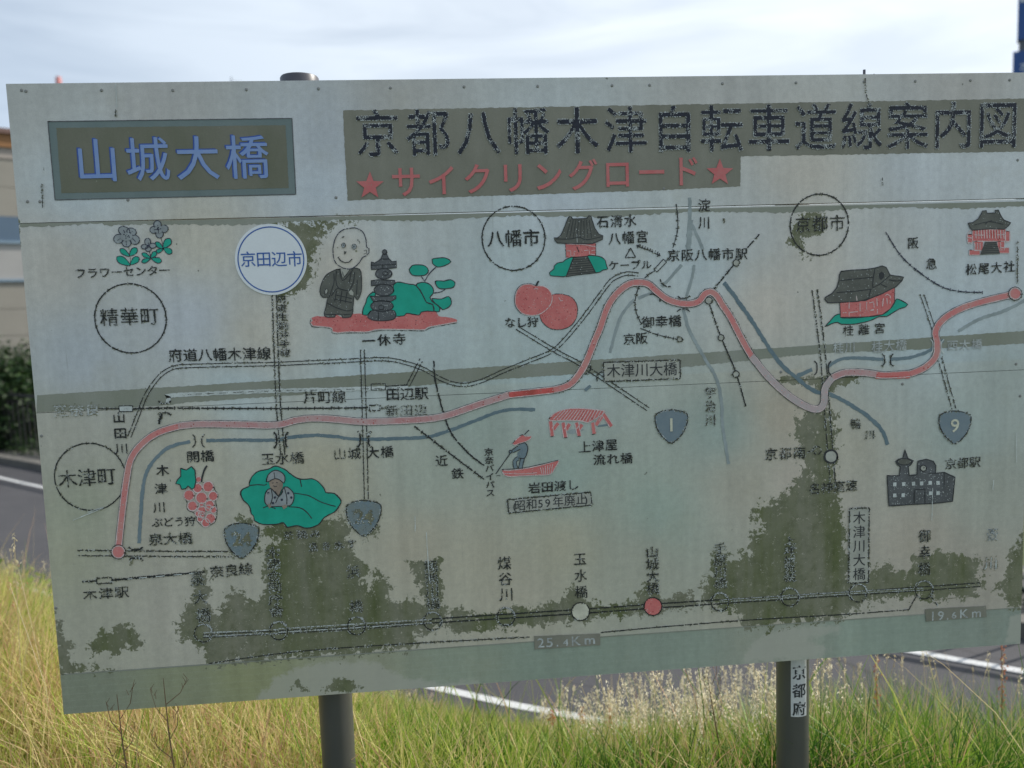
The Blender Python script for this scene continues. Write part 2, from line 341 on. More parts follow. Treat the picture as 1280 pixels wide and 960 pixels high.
def panel(z0, z1, samples, name='panel', label=None):
    nx = 430; nz = max(4, int((z1-z0)/.006))
    xs = np.linspace(0, BW, nx); zs = np.linspace(z0, z1, nz) + ZB
    X, Z = np.meshgrid(xs, zs); px, py = to_px(X, Z)
    D = .022
    v = np.stack([X.ravel(), 0*X.ravel(), Z.ravel()], 1)
    idx = np.arange(nx*nz).reshape(nz, nx)
    f = np.stack([idx[:-1, :-1].ravel(), idx[:-1, 1:].ravel(), idx[1:, 1:].ravel(), idx[1:, :-1].ravel()], 1).tolist()
    # sheet edges folded back
    ring = list(idx[0, :]) + list(idx[1:, -1]) + list(idx[-1, -2::-1]) + list(idx[-2:0:-1, 0])
    n0 = len(v); bx = v[ring].copy(); bx[:, 1] = D; v = np.vstack([v, bx]); m = len(ring)
    for i in range(m):
        j = (i+1) % m; f.append([ring[i], n0+i, n0+j, ring[j]])
    f.append([n0+i for i in range(m)])
    me = bpy.data.meshes.new(name); me.from_pydata(v.tolist(), [], f); me.update()
    S_ = np.array(samples, float); ppx = np.append(px.ravel(), px.ravel()[ring]); ppy = np.append(py.ravel(), py.ravel()[ring])
    d2 = (ppx[:, None]-S_[None, :, 0])**2 + (ppy[:, None]-S_[None, :, 1])**2
    wgt = 1/(d2+900.)**1.5; c = (wgt@S_[:, 2:])/wgt.sum(1)[:, None]
    cl = np.ones((len(v), 4)); cc_ = c*np.where((ppy < 505-.045*(ppx-48))[:, None], [1.008, .995, .985], [1.018, .987, .960] if z1 > .2 else [1.03, .985, .955])/255.; cl[:, :3] = np.where(cc_ <= .04045, cc_/12.92, ((cc_+.055)/1.055)**2.4)*GAIN*1.30
    a = me.color_attributes.new('film', 'FLOAT_COLOR', 'POINT'); a.data.foreach_set('color', cl.ravel().astype(np.float32))
    for nm, lst in (('peel', PEEL), ('pale', PALE)):
        val = np.full(len(v), -.6)
        for poly, hard, bias in lst:
            val = np.maximum(val, np.clip(.5 - sdist(ppx, ppy, poly)/(2*hard), -.6, .95) + bias)
        a = me.attributes.new(nm, 'FLOAT', 'POINT'); a.data.foreach_set('value', val.astype(np.float32))
    o = obj(name, me, ROOT, FILM)
    if label: o['label'] = label
    return o
panel(0, SEAMS[0]-.0008, STRIPC, label='bottom strip of the board, green-grey and streaked')
panel(SEAMS[0]+.0008, SEAMS[1]-.0006, FILMC, label='lower map panel with large olive peeled patches')
panel(SEAMS[1]+.0006, SEAMS[2]-.0015, FILMC, label='upper map panel with the red route')
panel(SEAMS[2]+.0015, BH, FILMC, label='top panel with the title')

# ------------------------------------------------------------------ print on the board
def catmull(pts, closed=False, step=4):
    P = [np.array(p, float) for p in pts]; n = len(P); out = []
    rngs = range(n if closed else n-1)
    for i in rngs:
        if closed: p0, p1, p2, p3 = P[(i-1) % n], P[i], P[(i+1) % n], P[(i+2) % n]
        else: p0, p1, p2, p3 = P[max(i-1, 0)], P[i], P[i+1], P[min(i+2, n-1)]
        k = max(1, int(np.linalg.norm(p2-p1)/step))
        for j in range(k):
            t = j/k
            out.append(.5*((2*p1) + (-p0+p2)*t + (2*p0-5*p1+4*p2-p3)*t*t + (-p0+3*p1-3*p2+p3)*t**3))
    if not closed: out.append(P[-1])
    return out
def straight(pts, closed=False, step=4):
    P = [np.array(p, float) for p in pts]; n = len(P); out = []
    for i in range(n if closed else n-1):
        a, b = P[i], P[(i+1) % n]; k = max(1, int(np.linalg.norm(b-a)/step))
        out += [a+(b-a)*j/k for j in range(k)]
    if not closed: out.append(P[-1])
    return out
LAY = 0.00035
class Art:
    cnt = 0
    """one printed part: several inks in one thin layer stack"""
    def __init__(s, Z=None): s.v = []; s.f = []; s.mi = []; s.keys = []; s.Z = Z
    def P(s, pts):
        if s.Z is None: return [tuple(p) for p in pts]
        x0, y0, k = s.Z; return [(x0+a/k, y0+b/k) for a, b in pts]
    def _m(s, key):
        if key not in s.keys: s.keys.append(key)
        return s.keys.index(key)
    def raw(s, V, Fs, key, lay):
        Art.cnt = (Art.cnt+1) % 14; lay = lay + Art.cnt*.045
        n = len(s.v); s.v += [(x, -LAY*lay, z) for x, z in V]; s.f += [tuple(i+n for i in f) for f in Fs]; s.mi += [s._m(key)]*len(Fs)
    def fill(s, pts, key, lay=2, smooth=True, jit=0, step=3):
        Q = s.P(pts); Q = (catmull if smooth else straight)(Q, True, step)
        Q = [q + np.array([random.uniform(-jit, jit), random.uniform(-jit, jit)]) for q in Q] if jit else Q
        V = [tuple(float(c) for c in uv(*q)) for q in Q]
        T = tessellate_polygon([[Vector((a, b, 0)) for a, b in V]])
        s.raw(V, T, key, lay)
        if key in ('red', 'char', 'char2') and len(Q) > 14:
            s.specks(Q, 'f_pink' if key == 'red' else 'f_light', lay+.62, .035 if key == 'red' else .03 if key == 'char' else .06, (.4, 1.1))
            if key == 'red': s.specks(Q, 'f_red', lay+.62, .02, (.6, 1.6))
    def line(s, pts, wd, key='black', lay=3, closed=False, smooth=True, jit=.22, step=3, dash=None):
        Q = s.P(pts); Q = (catmull if smooth else straight)(Q, closed, step)
        if closed: Q = Q + [Q[0], Q[1]]
        if not dash and key == 'black_worn' and s.Z is None: return s.rough(Q, wd, lay, .17, .24, .26)
        if not dash and key == 'black' and s.Z is None: return s.rough(Q, wd, lay, .05, .07, .10)
        V = np.array([[float(c) for c in uv(*q)] for q in Q])
        k = mpp(*Q[len(Q)//2])
        T = np.gradient(V, axis=0) if len(V) > 1 else V; T /= np.maximum(np.linalg.norm(T, axis=1)[:, None], 1e-9)
        Nn = np.stack([-T[:, 1], T[:, 0]], 1)
        hw = wd*k/2
        l = V + Nn*(hw*(1+rng.uniform(-jit, jit, len(V))))[:, None]; r = V - Nn*(hw*(1+rng.uniform(-jit, jit, len(V))))[:, None]
        VV = [tuple(p) for p in l] + [tuple(p) for p in r]; n = len(V)
        fs = []
        for i in range(n-1):
            if dash and (i % dash[0]) >= dash[1]: continue
            fs.append((i, i+1, n+i+1, n+i))
        s.raw(VV, fs, key, lay)
    def specks(s, Q, key, lay, dens=.03, size=(.5, 1.2)):
        Q = np.array(Q); x0, y0 = Q.min(0); x1, y1 = Q.max(0); n = int((x1-x0)*(y1-y0)*dens)
        if n < 1: return
        px = rng.uniform(x0, x1, n*1); py = rng.uniform(y0, y1, n); k = sdist(px, py, Q[::max(1, len(Q)//60)]) < -.8
        for a_, b_ in zip(px[k], py[k]): s.chip(a_, b_, rng.uniform(*size), key, lay)
    def chip(s, px, py, sz, key, lay):
        x, z = uv(px, py); h = sz*mpp(px, py)/2; r = lambda: random.uniform(.5, 1.3)*h
        s.raw([(float(x)-r(), float(z)-r()), (float(x)+r(), float(z)-r()), (float(x)+r(), float(z)+r()), (float(x)-r(), float(z)+r())], [(0, 1, 2, 3)], key, lay)
    def rough(s, Q, wd, lay, drop=.2, light=.25, olive=.25, key='f_black'):
        Q = straight(Q, False, 1.15); ph = random.uniform(0, 9)
        for i in range(len(Q)-1):
            a_, b_ = Q[i], Q[i+1]; l_ = np.linalg.norm(b_-a_)
            if l_ < 1e-6: continue
            n_ = np.array([-(b_-a_)[1], (b_-a_)[0]])/l_; cl = .5+.5*math.sin(i*.31+ph)*math.sin(i*.113+ph*2)
            if random.random() > drop*2*cl:
                h0 = wd*.5*random.uniform(.6, 1.45); h1 = wd*.5*random.uniform(.6, 1.45)
                s.raw([tuple(float(c) for c in uv(*p)) for p in (a_+n_*h0, b_+n_*h0, b_-n_*h1, a_-n_*h1)], [(0, 1, 2, 3)], key, lay)
            elif random.random() < light*2: s.chip(*((a_+b_)/2), wd*.9, 'f_light', lay)
            for sg in (-1, 1):
                r_ = random.random(); c_ = (a_+b_)/2+n_*sg*(wd*.5+.55)
                if r_ < light*cl*1.6: s.chip(c_[0], c_[1], 1.1, 'f_light', lay-.4)
                elif r_ < light*cl*1.6+olive: s.chip(c_[0], c_[1], 1.3, 'f_olive', lay-.4)
    def ell(s, c, rx, ry=None, key='black', lay=2, line=None, lkey='black', rot=0, jit=0):
        ry = ry or rx; n = 20
        pts = [(c[0]+rx*math.cos(t)*math.cos(rot)-ry*math.sin(t)*math.sin(rot), c[1]+rx*math.cos(t)*math.sin(rot)+ry*math.sin(t)*math.cos(rot)) for t in [2*math.pi*i/n for i in range(n)]]
        if key: s.fill(pts, key, lay, jit=jit)
        if line: s.line(pts, line, lkey, lay+1, closed=True)
    def double(s, pts, gap, wd=.9, key='black', lay=4, inner='film', smooth=True, jit=.5):
        Q = (catmull if smooth else straight)(s.P(pts), False, 3); Z = s.Z; s.Z = None
        if inner: s.line(Q, gap, inner, lay-1, smooth=False, jit=.05)
        Qn = np.array(Q); T = np.gradient(Qn, axis=0); T /= np.maximum(np.linalg.norm(T, axis=1)[:, None], 1e-9); Nn = np.stack([-T[:, 1], T[:, 0]], 1)
        for sg in (-1, 1): s.line(list(Qn+Nn*sg*gap/2), wd, key, lay, smooth=False, jit=jit)
        s.Z = Z
    def rail(s, pts, wd=1.1, tick=4.5, every=9, key='black', lay=5):
        Q = catmull(s.P(pts), False, 3); Z = s.Z; s.Z = None
        s.line(Q, wd, key, lay, smooth=False, jit=.4)
        acc = 0
        for a, b in zip(Q[:-1], Q[1:]):
            acc += np.linalg.norm(b-a)
            if acc > every:
                acc = 0; d = (b-a)/np.linalg.norm(b-a); n = np.array([-d[1], d[0]])*tick/2
                s.line([b-n, b+n], .9, key, lay, smooth=False, step=9)
        s.Z = Z
    def build(s, name, parent=None, label=None):
        me = bpy.data.meshes.new(name); me.from_pydata([tuple(map(float, v)) for v in s.v], [], s.f)
        me.polygons.foreach_set('material_index', s.mi)
        # everything faces the reader
        me.update()
        nrm = np.zeros(len(me.polygons)*3, np.float32); me.polygons.foreach_get('normal', nrm)
        if (nrm.reshape(-1, 3)[:, 1] > 0).any():
            bm = bmesh.new(); bm.from_mesh(me); bmesh.ops.reverse_faces(bm, faces=[f for f in bm.faces if f.normal.y > 0]); bm.to_mesh(me); bm.free()
        for k in s.keys: me.materials.append(K[k])
        o = obj(name, me, parent or ROOT)
        if label: o['label'] = label
        return o

# glyphs from the program's own font
_dg = {}
def glyph(ch, off=0.0, mono=False):
    key = (ch, round(off, 4))
    if key in _dg: return _dg[key]
    cu = bpy.data.curves.new('glyph', 'FONT'); cu.body = ch; cu.size = 1; cu.resolution_u = 3; cu.align_x = 'CENTER'; cu.offset = off
    o = bpy.data.objects.new('glyph', cu); COL.objects.link(o)
    me = o.to_mesh()
    V = [(v.co.x, v.co.y) for v in me.vertices]; Fc = [tuple(p.vertices) for p in me.polygons]
    o.to_mesh_clear(); bpy.data.objects.remove(o); bpy.data.curves.remove(cu)
    _dg[key] = (V, Fc); return _dg[key]
V, _f = glyph('国'); _x = [a for a, b in V]; _y = [b for a, b in V]
EM = (max(_x)-min(_x))/.84; CY = (max(_y)+min(_y))/2; CX = (max(_x)+min(_x))/2
STY = {  # layers of one text style: (ink, outline growth in em, layer)
 'clean': [('black', .007, 5)], 'fresh': [('black_solid', .0, 8)], 'title': [('flake', .022, 5), ('navy', .010, 6)],
 'worn': [('rim', .026, 5), ('black_worn', .008, 6)], 'peeled': [('flake2', .020, 5), ('black_worn', .008, 6)],
 'red': [('red_title', .006, 6)], 'blue': [('blue_edge', .016, 5), ('blue', .0, 6)], 'pale': [('palewhite', .0, 6)], 'ghost': [('grey_blue', .01, 6)],
 'ghost2': [('rim', .025, 5), ('flake2', .02, 6)], 'sticker': [('sticker_blue', .004, 8)], 'tan': [('tan', .01, 8)], 'tanworn': [('rim', .02, 8)],
}
_mk = {}
def gmask(ch, n):
    if (ch, n) in _mk: return _mk[(ch, n)]
    V, Fc = glyph(ch); m3 = n*3; M_ = np.zeros((m3, m3), bool); c = (np.arange(m3)+.5)/m3*1.3-.65
    V = np.array(V); V = np.stack([V[:, 0]/EM, (V[:, 1]-CY)/EM], 1)
    for f in Fc:
        for j in range(1, len(f)-1):
            a, b, d = V[f[0]], V[f[j]], V[f[j+1]]
            i0 = np.searchsorted(c, min(a[0], b[0], d[0])); i1 = np.searchsorted(c, max(a[0], b[0], d[0])); j0 = np.searchsorted(c, min(a[1], b[1], d[1])); j1 = np.searchsorted(c, max(a[1], b[1], d[1]))
            if i1 <= i0 or j1 <= j0: continue
            X, Y = np.meshgrid(c[i0:i1], c[j0:j1]); e = lambda p, q: (q[0]-p[0])*(Y-p[1])-(q[1]-p[1])*(X-p[0])
            s1, s2, s3 = e(a, b), e(b, d), e(d, a); M_[j0:j1, i0:i1] |= ((s1 >= 0) & (s2 >= 0) & (s3 >= 0)) | ((s1 <= 0) & (s2 <= 0) & (s3 <= 0))
    cov = M_.reshape(n, 3, n, 3).mean((1, 3)); _mk[(ch, n)] = cov; return cov
def dil(m): 
    o = m.copy(); o[1:] |= m[:-1]; o[:-1] |= m[1:]; o[:, 1:] |= m[:, :-1]; o[:, :-1] |= m[:, 1:]; return o
def vnoise(n, c):
    g = rng.random((c+2, c+2)); u = np.linspace(0, c, n); i = u.astype(int); f = u-i; f = f*f*(3-2*f)
    a = g[i][:, i]; b = g[i][:, i+1]; d = g[i+1][:, i]; e = g[i+1][:, i+1]; return (a*(1-f)[None]+b*f[None])*(1-f)[:, None] + (d*(1-f)[None]+e*f[None])*f[:, None]
RST = {  # core ink, coverage cut, loss, chip share in the losses, [(light, bare) per ring], layer, cell in survey units
 'title': ('f_navy', .36, .12, .75, [(.40, .0), (.03, .0)], 6, .85),
 'semi': ('f_black', .40, .09, .4, [(.05, .22)], 6, .70),
 'worn': ('f_black', .42, .13, .35, [(.10, .38), (.02, .14)], 6, .75),
 'peeled': ('f_dark', .44, .24, .60, [(.24, .26), (.05, .14)], 6, .75),
 'ghost2': ('f_light', .32, .34, .0, [(.0, .30), (.0, .12)], 6, .95),
 'ghost': ('f_grey', .35, .40, .3, [(.10, .10)], 6, .95),
 'pale': ('f_light', .32, .04, .0, [], 6, .55),
 'tanworn': ('f_olive', .30, .30, .3, [(.12, .25)], 8, 1.0),
 'clean': ('f_black', .30, .07, .25, [(.05, .12)], 5.5, .62),
}
def rput(art, ch, px, py, sw, sh, sty, boost=0):
    core, cut, loss, chip, rings, lay, cell = RST[sty]
    x, z = uv(px, py); k = mpp(px, py)*.96; n = max(12, int(1.3*sh/cell)); m = gmask(ch, n) > cut - boost
    big = vnoise(n, max(3, n//7)); wh = rng.random((n, n)); lf = (.55*big+.45*wh) 
    th = np.quantile(lf, loss); gone = m & (lf < th); cells = {}
    st = np.zeros((n, n), int); st[m & ~gone] = 1; st[gone & (rng.random((n, n)) < chip)] = 2
    prev = m
    for li, ol in rings:
        nx_ = dil(prev); ring = nx_ & ~prev; r_ = rng.random((n, n)); b2 = .5+big; st[ring & (r_ < li*b2)] = 2; st[ring & (r_ >= li*b2) & (r_ < (li+ol)*b2)] = 3; prev = nx_
    keys = {1: core, 2: 'f_light', 3: 'f_olive'}; cw = 1.3*sw*k/n; chh = 1.3*sh*k/n; fx = float(x)-.65*sw*k; fz = float(z)-.65*sh*k
    for code, key in keys.items():
        VV, FF = [], []
        for j in range(n):
            row = st[j] == code; i = 0
            while i < n:
                if row[i]:
                    e = i
                    while e < n and row[e]: e += 1
                    r = lambda: random.uniform(-.16, .16); q = len(VV)
                    VV += [(fx+(i+r())*cw, fz+(j-.04+r()*.4)*chh), (fx+(e+r())*cw, fz+(j-.04+r()*.4)*chh), (fx+(e+r())*cw, fz+(j+1.04+r()*.4)*chh), (fx+(i+r())*cw, fz+(j+1.04+r()*.4)*chh)]; FF.append((q, q+1, q+2, q+3)); i = e
                else: i += 1
        if VV: art.raw(VV, FF, key, lay)
def put(art, ch, px, py, sw, sh=None, sty='clean', jit=.0, grow=0):
    sh = sh or sw
    if sty in RST: return rput(art, ch, px, py, sw, sh, sty, .08 if grow else 0)
    x, z = uv(px, py); k = mpp(px, py)*.96
    if sty == 'blue':
        V, Fc = glyph(ch); 
        for dx, dy, key, lay in ((-1.7, 1.3, 'blue_edge', 5), (0, 0, 'blue', 6), (.7, -.5, 'blue', 6.6)): art.raw([(float(x)+dx*k+a/EM*sw*k, float(z)+dy*k+(b-CY)/EM*sh*k) for a, b in V], Fc, key, lay)
        return
    for key, off, lay in STY[sty]:
        V, Fc = glyph(ch, off+grow)
        ja = random.uniform(-jit, jit); 
        art.raw([(float(x)+(a-CX*0)/EM*sw*k, float(z)+(b-CY)/EM*sh*k) for a, b in V], Fc, key, lay)
def text(st, x0, y0, x1, y1, sw, sh=None, sty='clean', label=None, build=True, art=None, grow=0):
    art = art or Art(); n = len(st)
    a = np.array([float(c) for c in uv(x0, y0)]); b = np.array([float(c) for c in uv(x1, y1)])
    for i, ch in enumerate(st):
        if ch == ' ': continue
        p = a+(b-a)*(i/max(1, n-1)); q = to_px(p[0], p[1]); put(art, ch, float(q[0]), float(q[1]), sw, sh, sty, grow=grow)
    if build: art.build('lettering', label=label)
    return art

# plates behind the titles, shade painted under the title seam, and the grey band
a = Art(); a.fill([(60, 152), (365, 148), (370, 243), (69, 250)], 'plate_border', 1, False, .5)
a.fill([(70.5, 160), (357, 156.5), (361, 235), (77, 241.5)], 'plate', 2, False, .3); a.line([(60, 152), (365, 148), (370, 243), (69, 250)], 1.1, 'char2', 3, True, False)
a.build('name_plate', label='weathered olive plate with a dull teal border behind the blue bridge name')
a = Art(); a.fill([(428.5, 138), (1292, 123), (1292, 189), (926, 195.5), (925, 233), (820, 238), (434.5, 250.5)], 'plate_title', 1, False, .55); a.build('title_plate')
a = Art(); x = np.linspace(25, 1289, 420)
up = [(q, 278.5-(q-22)*.02226+1.2) for q in x]; lo = [(q, 278.5-(q-22)*.02226+7+1.6*math.sin(q/37)+random.uniform(-1.3, 1.3) + (-3.5 if q < 130 else 0)) for q in x[::-1]]
a.fill(up+lo, 'band', 1, False, 0, 1e9); a.build('peel_shade_strip', label='grey strip of painted shade along the seam under the title')
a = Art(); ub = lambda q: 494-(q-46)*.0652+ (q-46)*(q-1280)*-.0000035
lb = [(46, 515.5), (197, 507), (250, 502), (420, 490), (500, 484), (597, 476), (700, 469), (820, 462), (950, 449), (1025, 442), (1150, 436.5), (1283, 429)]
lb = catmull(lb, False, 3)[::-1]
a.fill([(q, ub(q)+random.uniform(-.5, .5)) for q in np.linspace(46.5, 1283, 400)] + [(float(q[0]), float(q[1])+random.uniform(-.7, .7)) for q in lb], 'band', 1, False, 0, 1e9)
a.build('peel_shade_strip', label='long grey band of bare backing across the map')
a = Art(); a.line([(82, 843), (1274, 759.5)], 1.2, 'band', 2, smooth=False); a.build('printed_line', label='faint rule above the bottom strip')

# titles
text('京都八幡木津自転車道線案内図', 472, 168, 1247, 157, 60, 64, 'title', 'dark flaking title lettering', grow=.01)
a = Art(); 
def star(a, cx, cy, r, key, lay):
    a.fill([(cx+(r if i % 2 == 0 else r*.42)*math.sin(math.pi*i/5), cy-(r if i % 2 == 0 else r*.42)*math.cos(math.pi*i/5)) for i in range(10)], key, lay, False, 0, 1e9)
star(a, 462.5, 232.5, 18, 'red_title', 6); a.build('star', label='red star left of the subtitle')
a = Art(); star(a, 899.5, 216, 17.5, 'red_title', 6); a.build('star', label='red star right of the subtitle')
text('サイクリングロード', 508, 228, 857, 214.5, 41, 43, 'red', 'red subtitle lettering', grow=.004)
text('山城大橋', 121.5, 201.5, 309, 197.5, 58, 60, 'blue', 'blue lettering of the bridge name')

# town circles
for cx, cy, r, st, x0, y0, x1, y1, sz, sty in [(163.5, 398, 43.3, '精華町', 137, 397, 187, 395.5, 24, 'semi'), (113, 596, 42, '木津町', 85, 599, 133.5, 595.5, 24, 'semi'),
      (642, 298, 40, '八幡市', 619.5, 299, 664, 297.5, 23, 'clean'), (1024, 281, 38.3, '京都市', 1003.5, 281, 1046, 279, 22, 'semi')]:
    a = Art(); x, z = uv(cx, cy); rr = r*mpp(cx, cy)
    pts = [to_px(float(x)+rr*math.cos(t), float(z)+rr*math.sin(t)) for t in np.linspace(0, 2*math.pi, 40)[:-1]]
    a.line([(float(p), float(q)) for p, q in pts], 1.5, 'black', 4, True, jit=.4); a.build('town_circle')
    text(st, x0, y0, x1, y1, sz, None, sty)
# round sticker
a = Art(); cx, cy = uv(339, 324.5); rr = 44.5*mpp(339, 324.5)
n = 64
mbk = MB(); ring = lambda r, y: [(cx+r*math.cos(2*math.pi*i/n), y, cy+r*math.sin(2*math.pi*i/n)) for i in range(n)]
mbk.add(ring(rr, -LAY*6) + ring(rr, 0.0), [tuple(range(n))] + [(i, (i+1) % n, n+(i+1) % n, n+i) for i in range(n)])
disc = mbk.build('round_sticker', K['white'], ROOT); disc['label'] = 'clean white round sticker with a blue ring'
mbk = MB(); mbk.add(ring(rr*.93, -LAY*7) + ring(rr*.895, -LAY*7), [(i, (i+1) % n, n+(i+1) % n, n+i) for i in range(n)]); mbk.build('ring', K['sticker_blue'], disc)
a = text('京田辺市', 310.5, 324.5, 368.5, 324, 20.5, 21, 'sticker', build=False); a.build('lettering', disc)

# flowers (survey origin 120,260 scale 9.6)
a = Art((120, 260, 9.6))
def leaf(a, x0, y0, x1, y1, wd, key='teal', lay=2, lw=1.0):
    dx, dy = x1-x0, y1-y0; l = math.hypot(dx, dy); nx, ny = -dy/l*wd, dx/l*wd
    pts = [(x0, y0), (x0+dx*.35+nx*.8, y0+dy*.35+ny*.8), (x0+dx*.75+nx, y0+dy*.75+ny), (x1, y1), (x0+dx*.75-nx, y0+dy*.75-ny), (x0+dx*.35-nx*.8, y0+dy*.35-ny*.8)]
    a.fill(pts, key, lay, step=1.5); a.line(pts, lw, 'navy', lay+1, True, step=1.5)
a.line([(385, 460), (405, 520), (415, 690), (365, 700), (370, 800)], .8, 'rim', 2)
a.line([(640, 510), (660, 600)], .9, 'black', 2); a.line([(780, 350), (810, 480)], .9, 'black', 2)
for q in [(405, 580, 290, 492, 30), (405, 575, 490, 480, 36), (410, 688, 250, 590, 42), (412, 680, 515, 590, 36), (655, 600, 553, 545, 24), (660, 600, 725, 522, 28), (655, 605, 550, 650, 24), (668, 606, 788, 640, 32),
          (805, 488, 715, 412, 28), (808, 480, 895, 370, 42), (805, 495, 722, 530, 24), (812, 482, 912, 540, 34)]: leaf(a, *q)
def flower(a, cx, cy, petals, lay=4):
    for px_, py_, rx, ry, ro in petals: a.ell((px_, py_), rx, ry, 'flowergrey', lay, 1.0, 'navy', ro)
    a.ell((cx, cy), (petals[0][2])*.55, None, 'flowergrey', lay+2)
flower(a, 370, 345, [(340, 275, 70, 52, .3), (430, 285, 58, 44, .3), (465, 380, 62, 55, .5), (370, 415, 55, 52, 0), (275, 370, 60, 55, -.3)])
a.ell((370, 345), 75, 50, 'flowergrey', 6)
for q in [(340, 318), (360, 335), (385, 345), (365, 360), (395, 330), (375, 320), (405, 350)]: a.ell(q, 8, None, 'navy', 7)
for q in [((410, 305), (445, 282)), ((260, 390), (300, 365)), ((368, 400), (368, 450)), ((440, 365), (480, 405)), ((335, 265), (350, 300))]: a.line(q, .8, 'navy', 7)
flower(a, 755, 255, [(740, 200, 45, 48, 0), (820, 250, 48, 45, 0), (765, 315, 45, 45, 0), (695, 262, 45, 42, 0)])
a.ell((755, 255), 50, None, 'flowergrey', 6)
a.line([(745, 205), (755, 310)], .8, 'navy', 7); a.line([(700, 262), (790, 250)], .8, 'navy', 7); a.ell((750, 250), 14, 20, 'navy', 7)
flower(a, 632, 455, [(622, 405, 36, 42, 0), (682, 452, 42, 30, 0), (630, 492, 35, 30, 0), (585, 465, 40, 28, 0)])
a.ell((632, 458), 22, 16, 'navy', 7); a.line([(632, 415), (632, 450)], .8, 'navy', 7)
a.build('flower_drawing', label='three grey flowers with teal leaves')
text('フラワーセンター', 101, 342, 206, 338, 15, 14)

# boy in robe beside a stone tower (survey origin 380,270 scale 6)
Zm = (380, 270, 6)
a = Art(Zm)
a.fill([(55, 765), (100, 750), (150, 755), (240, 740), (290, 762), (360, 735), (440, 735), (500, 770), (620, 785), (750, 740), (830, 730), (870, 720), (920, 712), (990, 718), (1010, 750), (1100, 762), (1150, 780), (1145, 795), (1080, 810), (1000, 820), (930, 835), (905, 852), (740, 850), (560, 850), (470, 868), (330, 868), (250, 875), (215, 868), (210, 840), (130, 828), (65, 822), (50, 800), (65, 785)], 'red', 2, jit=.25)
a.line([(55, 765), (50, 800), (65, 822), (130, 828), (210, 840), (215, 868), (250, 875), (330, 868), (470, 868), (560, 850), (740, 850), (905, 852), (930, 835), (1000, 820), (1145, 795)], 1.1, 'pinkline', 3)
a.line([(52, 770), (46, 804), (62, 830), (128, 836), (204, 846), (210, 876), (250, 884), (330, 877), (470, 877), (560, 859), (740, 859), (908, 860), (935, 843), (1000, 829), (1150, 800)], .8, 'black_worn', 3, jit=.8)
a.build('ground_drawing', label='faded red ground under the drawn boy')
a = Art(Zm)
for pts in [[(440, 740), (445, 690), (465, 650), (470, 620), (490, 590), (515, 570), (540, 575), (520, 640), (510, 720), (470, 745)],
            [(665, 560), (670, 520), (700, 495), (760, 505), (800, 512), (840, 520), (870, 560), (900, 610), (920, 650), (965, 665), (975, 715), (930, 712), (880, 720), (865, 742), (770, 730), (750, 748), (690, 752), (600, 752), (600, 600)],
            [(840, 515), (880, 498), (930, 505), (968, 540), (968, 580), (945, 610), (960, 640), (990, 660), (1020, 690), (1015, 715), (975, 712), (965, 660), (920, 648), (890, 590), (870, 555)],
            [(960, 620), (1030, 622), (1085, 603), (1107, 640), (1090, 680), (1040, 703), (1020, 685), (985, 655)],
            [(788, 400), (810, 372), (860, 366), (910, 375), (933, 408), (915, 440), (860, 448), (810, 440)],
            [(960, 325), (1000, 315), (1060, 315), (1102, 342), (1060, 370), (1000, 382), (965, 355)], [(985, 490), (1050, 487), (1100, 477), (1132, 500), (1120, 535), (1060, 545), (1010, 542)]]:
    a.fill(pts, 'teal', 2, jit=.25); a.line(pts, 1.1, 'black_solid', 3, True, jit=.4)
for q in [[(905, 492), (925, 455), (960, 410), (990, 385)], [(900, 485), (880, 452)], [(970, 578), (1030, 568), (1060, 546)]]: a.line(q, 1.3, 'navy', 4)
a.build('shrub_drawing', label='teal garden shrubs with branches')
a = Art(Zm)
def shp(pts, key='char2', lay=4, lw=1.0, sm=False, lk='black_solid'): a.fill(pts, key, lay, sm, .1); a.line(pts, lw, lk, lay+1, True, sm)
for c, rx, ry in [((598, 433), 62, 40), ((600, 555), 74, 44), ((585, 675), 85, 42)]: a.ell(c, rx, ry, 'char2', 4, 1.1, 'black_solid')
a.ell((605, 270), 17, 18, 'char2', 4, 1, 'black_solid')
shp([(590, 285), (620, 285), (640, 325), (575, 325)]); shp([(505, 345), (530, 352), (560, 335), (575, 322), (640, 322), (660, 342), (693, 338), (693, 388), (600, 395), (505, 402)])
shp([(505, 485), (560, 478), (600, 480), (680, 482), (685, 500), (660, 518), (580, 512), (505, 525)]); shp([(495, 600), (570, 605), (690, 597), (690, 620), (655, 640), (520, 640)])
shp([(480, 740), (500, 712), (590, 705), (680, 712), (685, 765), (640, 782), (560, 785), (510, 778), (480, 762)], sm=True)
a.line([(505, 370), (693, 362)], .9, 'black_solid', 6); a.line([(590, 362), (590, 395)], .9, 'black_solid', 6); a.line([(556, 712), (560, 780)], .9, 'black_solid', 6); a.ell((610, 430), 18, 16, None, 5, .9, 'black_solid'); a.ell((580, 685), 20, 16, None, 5, .9, 'black_solid')
a.build('stone_tower_drawing', label='charcoal drawing of a tiered stone tower')
a = Art(Zm)
robe = [(240, 402), (275, 396), (290, 450), (325, 430), (350, 396), (400, 392), (428, 420), (433, 540), (420, 600), (400, 630), (378, 600), (372, 640), (365, 730), (350, 757), (290, 762), (282, 740), (240, 738), (230, 758), (155, 750), (165, 680), (172, 640), (180, 610), (140, 610), (120, 570), (130, 510), (170, 440)]
a.fill(robe, 'char', 4, True, .12); a.line(robe, .9, 'black_solid', 5, True)
